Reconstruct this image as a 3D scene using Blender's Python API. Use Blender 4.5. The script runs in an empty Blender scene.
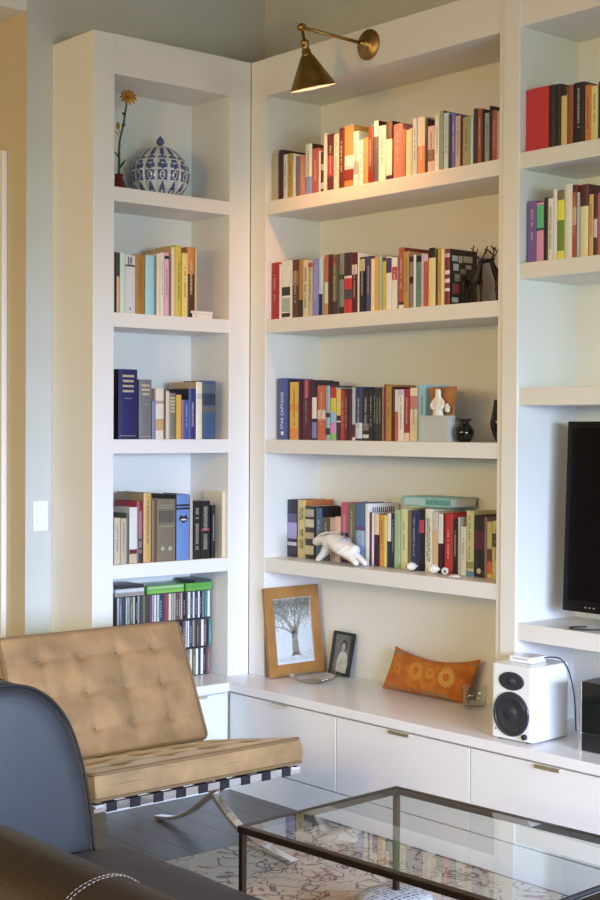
import bpy, bmesh, math, random
from mathutils import Vector, Matrix, noise as mnoise
PI = math.pi
sc = bpy.context.scene
COL = sc.collection
rnd = random.Random(7)

# ------------------------------------------------------------------ materials
MATS = {}
def mat(name, rgb, rough=.5, metal=0., var=.06, vscale=30., bump=0., bscale=200., **kw):
    """Principled material whose colour carries a little procedural noise."""
    if name in MATS: return MATS[name]
    m = bpy.data.materials.new(name); m.use_nodes = True
    nt = m.node_tree; b = nt.nodes['Principled BSDF']
    b.inputs['Roughness'].default_value = rough; b.inputs['Metallic'].default_value = metal
    tc = nt.nodes.new('ShaderNodeTexCoord'); n = nt.nodes.new('ShaderNodeTexNoise')
    n.inputs['Scale'].default_value = vscale; n.inputs['Detail'].default_value = 4
    nt.links.new(tc.outputs['Object'], n.inputs['Vector'])
    r = nt.nodes.new('ShaderNodeValToRGB')
    r.color_ramp.elements[0].position = .3; r.color_ramp.elements[1].position = .7
    r.color_ramp.elements[0].color = tuple(max(0, c*(1-var)) for c in rgb)+(1,)
    r.color_ramp.elements[1].color = tuple(min(1, c*(1+var)) for c in rgb)+(1,)
    nt.links.new(n.outputs['Fac'], r.inputs['Fac']); nt.links.new(r.outputs['Color'], b.inputs['Base Color'])
    if bump:
        n2 = nt.nodes.new('ShaderNodeTexNoise'); n2.inputs['Scale'].default_value = bscale; n2.inputs['Detail'].default_value = 3
        nt.links.new(tc.outputs['Object'], n2.inputs['Vector'])
        bp = nt.nodes.new('ShaderNodeBump'); bp.inputs['Strength'].default_value = bump; bp.inputs['Distance'].default_value = .004
        nt.links.new(n2.outputs['Fac'], bp.inputs['Height']); nt.links.new(bp.outputs['Normal'], b.inputs['Normal'])
    for k, v in kw.items():
        b.inputs[k.replace('_', ' ')].default_value = v
    MATS[name] = m
    return m
def cmat(rgb, rough=.45, tag='ink'):
    g = .3*rgb[0]+.55*rgb[1]+.15*rgb[2]; rgb = tuple(.88*c+.12*g for c in rgb)
    return mat('%s_%d_%d_%d' % ((tag,)+tuple(int(c*255) for c in rgb)), rgb, rough, 0, .05, 60.)
def glass(name, tint=(.97, 1, .985), refl=1.0, frost=0.):
    if name in MATS: return MATS[name]
    m = bpy.data.materials.new(name); m.use_nodes = True; nt = m.node_tree
    nt.nodes.remove(nt.nodes['Principled BSDF']); out = nt.nodes['Material Output']
    t = nt.nodes.new('ShaderNodeBsdfTransparent'); t.inputs[0].default_value = tint+(1,)
    g = nt.nodes.new('ShaderNodeBsdfGlossy'); g.inputs['Roughness'].default_value = .01
    f = nt.nodes.new('ShaderNodeFresnel'); f.inputs['IOR'].default_value = 1.5
    mm = nt.nodes.new('ShaderNodeMath'); mm.operation = 'MULTIPLY'; mm.inputs[1].default_value = refl
    mx = nt.nodes.new('ShaderNodeMixShader')
    ge = nt.nodes.new('ShaderNodeNewGeometry'); fr = nt.nodes.new('ShaderNodeMath'); fr.operation = 'SUBTRACT'; fr.inputs[0].default_value = 1
    m2 = nt.nodes.new('ShaderNodeMath'); m2.operation = 'MULTIPLY'; nt.links.new(ge.outputs['Backfacing'], fr.inputs[1])   # only the entry face mirrors
    nt.links.new(f.outputs[0], mm.inputs[0]); nt.links.new(mm.outputs[0], m2.inputs[0]); nt.links.new(fr.outputs[0], m2.inputs[1]); nt.links.new(m2.outputs[0], mx.inputs[0])
    nt.links.new(t.outputs[0], mx.inputs[1]); nt.links.new(g.outputs[0], mx.inputs[2]); nt.links.new(mx.outputs[0], out.inputs[0])
    if frost:
        d = nt.nodes.new('ShaderNodeBsdfDiffuse'); d.inputs[0].default_value = (.8, .8, .78, 1)
        m3 = nt.nodes.new('ShaderNodeMixShader'); m3.inputs[0].default_value = frost
        nt.links.new(mx.outputs[0], m3.inputs[1]); nt.links.new(d.outputs[0], m3.inputs[2]); nt.links.new(m3.outputs[0], out.inputs[0])
    MATS[name] = m
    return m
def emit(name, rgb, s):
    m = mat(name, rgb, .5); b = m.node_tree.nodes['Principled BSDF']
    b.inputs['Emission Color'].default_value = rgb+(1,); b.inputs['Emission Strength'].default_value = s
    return m

WHITE = mat('white_paint', (.80, .79, .77), .38, var=.012, vscale=3)
WORKTOP = mat('white_lacquer', (.84, .83, .82), .26, var=.012, vscale=3)
WALL = mat('grey_green_wall_paint', (.57, .58, .55), .75, var=.02, vscale=4, bump=.05, bscale=300)
ROOMWALL = mat('warm_room_wall_paint', (.36, .29, .19), .8, var=.02, vscale=4)
WARMLIT_WALL = mat('warm_lit_wall_paint', (.62, .53, .37), .75, var=.02, vscale=4, bump=.05, bscale=300)  # tan here is the warm light on the hall wall, put into its colour
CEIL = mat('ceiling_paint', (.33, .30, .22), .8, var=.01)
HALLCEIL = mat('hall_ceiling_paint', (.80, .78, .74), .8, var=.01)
TRIM = mat('trim_paint', (.82, .81, .78), .4, var=.01)
PAPER = mat('book_paper', (.62, .55, .43), .8, var=.12, vscale=220)
GREYPAPER = mat('white_book_paper', (.72, .70, .66), .8, var=.1, vscale=220)
CHROME = mat('polished_chrome', (.80, .81, .83), .09, 1., var=.03)
BRASS = mat('aged_brass', (.42, .26, .085), .36, 1., var=.18, vscale=25)
PALEBRASS = mat('pale_brass', (.80, .72, .52), .38, 1., var=.08)
BLACKLEATHER = mat('black_leather', (.012, .014, .019), .6, var=.25, vscale=9, bump=.2, bscale=160, Specular_IOR_Level=1.)
WARMLIT_LEATHER = mat('warm_lit_black_leather', (.018, .011, .006), .42, var=.25, vscale=7, bump=.25, bscale=160, Specular_IOR_Level=.3)  # black leather browned to carry the warm light on the backrest
STRAP = mat('black_strap_leather', (.012, .012, .016), .4)
STITCH = mat('tan_stitching', (.22, .17, .13), .7)
VELVET = mat('tan_suede', (.305, .180, .075), .72, var=.26, vscale=9, bump=.15, bscale=240, Sheen_Weight=.35, Sheen_Roughness=.4)
VELVET.node_tree.nodes['Principled BSDF'].inputs['Sheen Tint'].default_value = (.9, .75, .52, 1)
VPIPE = mat('tan_suede_piping', (.2, .118, .05), .7)
BRONZE_FRAME = mat('dark_bronze_metal', (.045, .03, .02), .38, .7, var=.2)
DARKBRONZE = mat('dark_bronze', (.018, .010, .008), .35, .4, var=.3)
BLACKGLAZE = mat('black_glaze', (.008, .008, .009), .08)
BLACKPLASTIC = mat('black_plastic', (.012, .012, .014), .35)
RUBBER = mat('black_rubber', (.02, .02, .022), .5)
TVPLASTIC = mat('black_television_casing', (.005, .005, .0055), .3, Specular_IOR_Level=.2)
SCREEN = mat('black_screen', (.003, .003, .0035), .22, Specular_IOR_Level=.12)
WHITEGLOSS = mat('white_gloss', (.82, .82, .82), .1, var=.01)
CERAMIC = mat('white_ceramic', (.80, .77, .73), .3, var=.03)
SILVER = mat('silver_aluminium', (.78, .79, .8), .3, .9)
GLASS = glass('clear_glass', (.955, .985, .97), 1.5)
THINGLASS = glass('thin_clear_glass', (.985, .99, .985), .9)
SMOKE = mat('dark_glass_front', (.01, .013, .013), .06)

# ------------------------------------------------------------------ mesh builder
class MB:
    def __init__(s): s.v = []; s.f = []; s.m = []; s.sm = []
    def add(s, vs, fs, mi=0, smooth=False):
        o = len(s.v); s.v += [tuple(v) for v in vs]
        for f in fs:
            s.f.append(tuple(i+o for i in f)); s.m.append(mi); s.sm.append(smooth)
        return s
    def box(s, x0, x1, y0, y1, z0, z1, mi=0):
        vs = [(x, y, z) for z in (z0, z1) for y in (y0, y1) for x in (x0, x1)]
        return s.add(vs, [(0,2,3,1),(4,5,7,6),(0,1,5,4),(2,6,7,3),(0,4,6,2),(1,3,7,5)], mi)
    def prism(s, poly, axis, a, b, mi=0, smooth=False):
        """poly: 2-D points, axis: 'x','y','z' extruded from a to b"""
        n = len(poly)
        def P(p, t):
            return {'x': (t, p[0], p[1]), 'y': (p[0], t, p[1]), 'z': (p[0], p[1], t)}[axis]
        vs = [P(p, a) for p in poly]+[P(p, b) for p in poly]
        fs = [(i, (i+1) % n, n+(i+1) % n, n+i) for i in range(n)]
        s.add(vs, fs, mi, smooth)
        o = len(s.v)-2*n
        s.f += [tuple(o+i for i in reversed(range(n))), tuple(o+n+i for i in range(n))]; s.m += [mi, mi]; s.sm += [False, False]
        return s
    def lathe(s, prof, seg=32, c=(0,0,0), mi=0, M=None, smooth=True):
        vs = []; fs = []; n = len(prof)
        for k in range(seg):
            a = 2*PI*k/seg
            for r, z in prof: vs.append(Vector((r*math.cos(a), r*math.sin(a), z)))
        for k in range(seg):
            k2 = (k+1) % seg
            for i in range(n-1): fs.append((k*n+i, k2*n+i, k2*n+i+1, k*n+i+1))
        if M is not None: vs = [M @ v for v in vs]
        vs = [v+Vector(c) for v in vs]
        return s.add(vs, fs, mi, smooth)
    def tube(s, pts, r, seg=8, mi=0, closed=False, smooth=True):
        pts = [Vector(p) for p in pts]; n = len(pts)
        rs = r if isinstance(r, (list, tuple)) else [r]*n
        vs = []; prevu = None
        for i, p in enumerate(pts):
            if closed: t = pts[(i+1) % n]-pts[i-1]
            else: t = pts[min(i+1, n-1)]-pts[max(i-1, 0)]
            t.normalize()
            u = prevu if prevu is not None else (Vector((0,0,1)) if abs(t.z) < .9 else Vector((1,0,0)))
            u = (u-t*u.dot(t)).normalized(); w = t.cross(u); prevu = u
            for k in range(seg):
                a = 2*PI*k/seg; vs.append(p+(u*math.cos(a)+w*math.sin(a))*rs[i])
        fs = []
        for i in range(n if closed else n-1):
            j = (i+1) % n
            for k in range(seg): fs.append((i*seg+k, i*seg+(k+1) % seg, j*seg+(k+1) % seg, j*seg+k))
        s.add(vs, fs, mi, smooth)
        if not closed:
            o = len(s.v)-n*seg
            s.f += [tuple(o+k for k in reversed(range(seg))), tuple(o+(n-1)*seg+k for k in range(seg))]; s.m += [mi]*2; s.sm += [False]*2
        return s
    def strip(s, pts, y0, y1, th, mi=0):
        """flat bar swept along an x-z path: width y0..y1, thickness th"""
        n = len(pts); vs = []
        for i, (x, z) in enumerate(pts):
            a = pts[max(i-1, 0)]; b = pts[min(i+1, n-1)]
            t = Vector((b[0]-a[0], b[1]-a[1])).normalized(); nx, nz = -t.y, t.x
            for sg, y in ((1, y0), (1, y1), (-1, y1), (-1, y0)):
                vs.append((x+nx*th/2*sg, y, z+nz*th/2*sg))
        fs = []
        for i in range(n-1):
            for k in range(4): fs.append((i*4+k, i*4+(k+1) % 4, i*4+4+(k+1) % 4, i*4+4+k))
        fs += [(3,2,1,0), tuple((n-1)*4+k for k in range(4))]
        return s.add(vs, fs, mi)
    def ball(s, c, rx, ry=None, rz=None, seg=16, rings=10, mi=0, M=None):
        ry = ry or rx; rz = rz or rx
        prof = [(math.sin(PI*i/rings), -math.cos(PI*i/rings)) for i in range(rings+1)]
        D = Matrix.Diagonal((rx, ry, rz)).to_4x4()
        return s.lathe(prof, seg, c, mi, (M @ D) if M is not None else D)
    def build(s, name, mats, parent=None, off=(0,0,0), bevel=0, seg=2, sub=0, angle=35):
        me = bpy.data.meshes.new(name)
        me.from_pydata([(v[0]-off[0], v[1]-off[1], v[2]-off[2]) for v in s.v], [], s.f)
        if not isinstance(mats, (list, tuple)): mats = [mats]
        for m in mats: me.materials.append(m)
        me.polygons.foreach_set('material_index', s.m); me.polygons.foreach_set('use_smooth', s.sm)
        bm = bmesh.new(); bm.from_mesh(me)
        bmesh.ops.remove_doubles(bm, verts=bm.verts, dist=1e-6)
        bmesh.ops.recalc_face_normals(bm, faces=bm.faces); bm.to_mesh(me); bm.free()
        me.update()
        o = bpy.data.objects.new(name, me); COL.objects.link(o)
        if parent: o.parent = parent
        if bevel:
            b = o.modifiers.new('bevel', 'BEVEL'); b.width = bevel; b.segments = seg; b.limit_method = 'ANGLE'; b.angle_limit = math.radians(angle)
        if sub:
            b = o.modifiers.new('sub', 'SUBSURF'); b.levels = sub; b.render_levels = sub
        return o
def tag(o, label, cat, group=None, kind=None):
    if label: o['label'] = label
    if cat: o['category'] = cat
    if group: o['group'] = group
    if kind: o['kind'] = kind
    return o
def thing(name, label, cat, loc=(0,0,0), rz=0, group=None):
    o = bpy.data.objects.new(name, None); COL.objects.link(o)
    o.empty_display_size = .05; o.location = loc; o.rotation_euler = (0,0,rz)
    return tag(o, label, cat, group)
def struct(name, mb, m, **k):
    return tag(mb.build(name, m, **k), None, None, kind='structure')
def rrect(x0, x1, y0, y1, r, n=6):
    out = []
    for cx, cy, a0 in ((x1-r, y1-r, 0), (x0+r, y1-r, 90), (x0+r, y0+r, 180), (x1-r, y0+r, 270)):
        for i in range(n+1):
            a = math.radians(a0+90*i/n); out.append((cx+r*math.cos(a), cy+r*math.sin(a)))
    return out
def spline(pts, n=8):
    P = [Vector(p) for p in pts]; out = []
    for i in range(len(P)-1):
        p0 = P[max(i-1, 0)]; p1 = P[i]; p2 = P[i+1]; p3 = P[min(i+2, len(P)-1)]
        for k in range(n):
            t = k/n
            out.append(.5*((2*p1)+(p2-p0)*t+(2*p0-5*p1+4*p2-p3)*t*t+(3*p1-p0-3*p2+p3)*t**3))
    out.append(P[-1]); return out

# ------------------------------------------------------------------ room
XL, YB, XR, YF, ZC = -.315, .33, 6.6, -6.4, 3.75
def plank_floor():
    m = mat('dark_stained_floorboards', (.05, .04, .032), .4, var=.35, vscale=5, Specular_IOR_Level=.9)
    nt = m.node_tree; b = nt.nodes['Principled BSDF']
    tc = nt.nodes.new('ShaderNodeTexCoord'); br = nt.nodes.new('ShaderNodeTexBrick')
    mp = nt.nodes.new('ShaderNodeMapping'); mp.inputs['Rotation'].default_value = (0,0,0)
    br.inputs['Scale'].default_value = 1; br.inputs['Brick Width'].default_value = 1.6; br.inputs['Row Height'].default_value = .12
    br.inputs['Mortar Size'].default_value = .004; br.offset = .37
    br.inputs['Color1'].default_value = (.085,.08,.075,1); br.inputs['Color2'].default_value = (.11,.10,.09,1); br.inputs['Mortar'].default_value = (.01,.008,.007,1)
    nt.links.new(tc.outputs['Object'], mp.inputs[0]); nt.links.new(mp.outputs[0], br.inputs['Vector'])
    n = nt.nodes.new('ShaderNodeTexNoise'); n.inputs['Scale'].default_value = 6; n.inputs['Detail'].default_value = 8
    mp2 = nt.nodes.new('ShaderNodeMapping'); mp2.inputs['Scale'].default_value = (1, 12, 1)
    nt.links.new(tc.outputs['Object'], mp2.inputs[0]); nt.links.new(mp2.outputs[0], n.inputs['Vector'])
    mx = nt.nodes.new('ShaderNodeMix'); mx.data_type = 'RGBA'; mx.blend_type = 'MULTIPLY'; mx.inputs[0].default_value = .6
    nt.links.new(br.outputs['Color'], mx.inputs[6]); nt.links.new(n.outputs['Color'], mx.inputs[7])
    nt.links.new(mx.outputs[2], b.inputs['Base Color'])
    return m
struct('floor', MB().box(-2.6, XR+.1, YF-.1, YB+.1, -.08, 0), plank_floor())
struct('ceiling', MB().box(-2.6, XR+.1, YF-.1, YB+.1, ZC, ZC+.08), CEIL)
struct('wall_back', MB().box(XL, XR, YB, YB+.1, 0, ZC), WALL)
wl = MB().box(-2.5, XL, -.91, YB+.1, 0, ZC)
wl.m[2] = 1                       # hall face coloured tan to carry the warm light on it
struct('wall_left', wl, [WALL, WARMLIT_WALL])
struct('wall_hall', MB().box(-2.6, -2.5, YF, -.9, 0, ZC), WARMLIT_WALL)
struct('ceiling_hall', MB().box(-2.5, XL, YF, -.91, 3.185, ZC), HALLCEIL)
def pierced(a0, a1, o0, o1, z0, z1, place):
    b = MB()
    for (s0, s1, q0, q1) in ((a0, o0, 0, ZC), (o1, a1, 0, ZC), (o0, o1, 0, z0), (o0, o1, z1, ZC)): place(b, s0, s1, q0, q1)
    return b
W1 = (-3.9, -.5, .35, 2.15); W2 = (.4, 4.4, .35, 2.15)
struct('wall_right', pierced(YF, YB, W1[0], W1[1], W1[2], W1[3], lambda b, s0, s1, q0, q1: b.box(XR, XR+.1, s0, s1, q0, q1)), ROOMWALL)
struct('wall_front', pierced(-2.5, XR, W2[0], W2[1], W2[2], W2[3], lambda b, s0, s1, q0, q1: b.box(s0, s1, YF-.1, YF, q0, q1)), ROOMWALL)
def window(name, W, place):
    b = MB(); n = 3
    for k in range(n+1):
        s = W[0]+(W[1]-W[0])*k/n; place(b, s-.03, s+.03, W[2], W[3])
    for z in (W[2], (W[2]+W[3])/2, W[3]): place(b, W[0], W[1], z-.025, z+.025)
    return struct(name, b, TRIM)
w = window('window_1', W1, lambda b, s0, s1, q0, q1: b.box(XR+.02, XR+.07, s0, s1, q0, q1))
tag(MB().box(XR+.04, XR+.046, W1[0], W1[1], W1[2], W1[3]).build('window_pane', THINGLASS, w), None, None)
w = window('window_2', W2, lambda b, s0, s1, q0, q1: b.box(s0, s1, YF-.07, YF-.02, q0, q1))
tag(MB().box(W2[0], W2[1], YF-.046, YF-.04, W2[2], W2[3]).build('window_pane', THINGLASS, w), None, None)
# door casing and door on the hall face of the left wall
t = MB().box(-.53, -.464, -.935, -.91, 0, 2.645); t.box(-1.56, -1.498, -.935, -.91, 0, 2.645); t.box(-1.498, -.53, -.935, -.91, 2.56, 2.645)
struct('trim_1', t, TRIM, bevel=.006)
d = struct('door_1', MB().box(-1.498, -.53, -.922, -.91, .01, 2.56), TRIM)
MB().lathe([(0,0),(.012,0),(.012,.03),(.028,.045),(.03,.06),(.02,.075),(0,.078)], 16, (-1.42,-.922,1.0), M=Matrix.Rotation(PI/2, 4, 'X')).build('door_knob', PALEBRASS, d)
t = MB().box(XL, XL+.014, -.91, -.79, 0, .13)
struct('baseboard_left', t, TRIM)
sw = thing('light_switch', 'white light switch plate on the grey-green wall beside the narrow bookcase', 'light switch', (XL, -.842, 1.08))
MB().box(0, .007, -.034, .034, 0, .124).build('switch_plate', WHITEGLOSS, sw, bevel=.003)
MB().box(.007, .012, -.016, .016, .03, .094).build('rocker', WHITEGLOSS, sw, bevel=.002)

# ------------------------------------------------------------------ built-in bookcases, base units, worktop
Z1, Z2, Z3, Z4, ST = 2.4655, 1.965, 1.458, .955, .0575
ZT, ZH, CT = 3.07, 2.912, .448
nb = thing('bookcase', 'tall narrow white bookcase standing against the left wall, blue jar on top shelf', 'bookcase', (-.1575, -.395, CT))
o = (-.1575, -.395, CT)
MB().box(XL, 0, -.79, -.6925, CT, ZT).build('side_panel', WHITE, nb, o, bevel=.0025)
MB().box(XL, 0, -.1126, -.0005, CT, ZT).build('side_panel', WHITE, nb, o, bevel=.0025)
MB().box(XL, -.001, -.6925, -.1126, ZH, ZT).build('header_panel', WHITE, nb, o)
MB().box(XL, -.275, -.6925, -.1126, CT, ZH).build('back_panel', WHITE, nb, o)
for z in (Z1, Z2, Z3, Z4): MB().box(-.275, -.001, -.6925, -.1126, z-ST, z).build('shelf', WHITE, nb, o, bevel=.002)
wb = thing('bookcase', 'wide white bookcase in the middle, lit by the brass wall lamp', 'bookcase', (.72, .155, CT))
o = (.72, .155, CT)
MB().box(.0005, .1056, 0, .31, CT, ZT).build('side_panel', WHITE, wb, o, bevel=.0025)
MB().box(1.412, 1.4375, 0, .31, CT, ZT).build('side_panel', WHITE, wb, o, bevel=.0025)
MB().box(.1056, 1.412, .001, .31, ZH, ZT).build('header_panel', WHITE, wb, o)
MB().box(.1056, 1.412, .305, .325, CT, ZH).build('back_panel', WHITE, wb, o)
for z in (Z1, Z2, Z3, Z4): MB().box(.1056, 1.412, .001, .305, z-ST, z).build('shelf', WHITE, wb, o, bevel=.002)
XE = 2.86
tb = thing('bookcase', 'white bookcase holding the television, cut off by the photo edge', 'bookcase', (2.15, .155, CT))
o = (2.15, .155, CT)
MB().box(1.438, 1.513, -.008, .325, CT, ZT).build('side_panel', WHITE, tb, o, bevel=.004)
MB().box(XE-.065, XE, -.008, .325, CT, ZT).build('side_panel', WHITE, tb, o, bevel=.004)
MB().box(1.513, XE-.065, -.001, .325, ZH, ZT).build('header_panel', WHITE, tb, o)
MB().box(1.513, XE-.065, .315, .325, CT, ZH).build('back_panel', WHITE, tb, o)
for z, t in ((2.474, .058), (2.088, .056), (1.652, .062), (.826, .06)):
    MB().box(1.513, XE-.065, 0, .315, z-t, z).build('shelf', WHITE, tb, o, bevel=.002)
wt = MB().prism([(XL,-.79),(.122,-.79),(.122,-.2),(XE,-.2),(XE,.325),(.001,.325),(.001,0),(XL,0)], 'z', .412, CT)
tag(wt.build('worktop', WORKTOP, bevel=.003), 'white glossy worktop running round the corner over the low base cabinets', 'worktop')
def base_unit(x0, x1, label, foot):
    t = thing('base_cabinet', label, 'cabinet', ((x0+x1)/2, .06, 0), 0, None); o = ((x0+x1)/2, .06, 0)
    MB().box(x0+.001, x1-.001, -.17, .32, .114, .411).build('carcass', WHITE, t, o)
    MB().box(x0+.001, x1-.001, -.188, .32, 0, .112).build('plinth', WHITE, t, o)
    d = MB().box(x0+.0022, x1-.0022, -.19, -.1705, .1165, .404).build('drawer', WHITE, t, o, bevel=.0015)
    c = (x0+x1)/2
    h = MB().box(c-.052, c+.052, -.199, -.1905, .397, .403); h.box(c-.052, c+.052, -.1985, -.1965, .391, .3975)
    h.build('handle', PALEBRASS, d, o, bevel=.001)
base_unit(.112, .777, 'white low cabinet in the corner below the tree picture', 0)
base_unit(.777, 1.469, 'white low cabinet below the orange cushion', 0)
base_unit(1.469, 2.16, 'white low cabinet below the white loudspeaker', 0)
base_unit(2.16, XE, 'white low cabinet furthest along the wall below the television', 0)
t = thing('base_cabinet', 'white low cabinet behind the tan chair under the narrow bookcase', 'cabinet', (-.1, -.49, 0)); o = (-.1, -.49, 0)
MB().box(XL, .095, -.79, -.001, .114, .411).build('carcass', WHITE, t, o)
MB().box(XL, .1105, -.79, -.001, 0, .112).build('plinth', WHITE, t, o)
for y0, y1 in ((-.788, -.5), (-.497, -.203)):
    d = MB().box(.0955, .112, y0, y1, .1165, .404).build('cabinet_door', WHITE, t, o, bevel=.0015)
    MB().box(.112, .122, (y0+y1)/2-.04, (y0+y1)/2+.04, .395, .403).build('handle', PALEBRASS, d, o)
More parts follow.
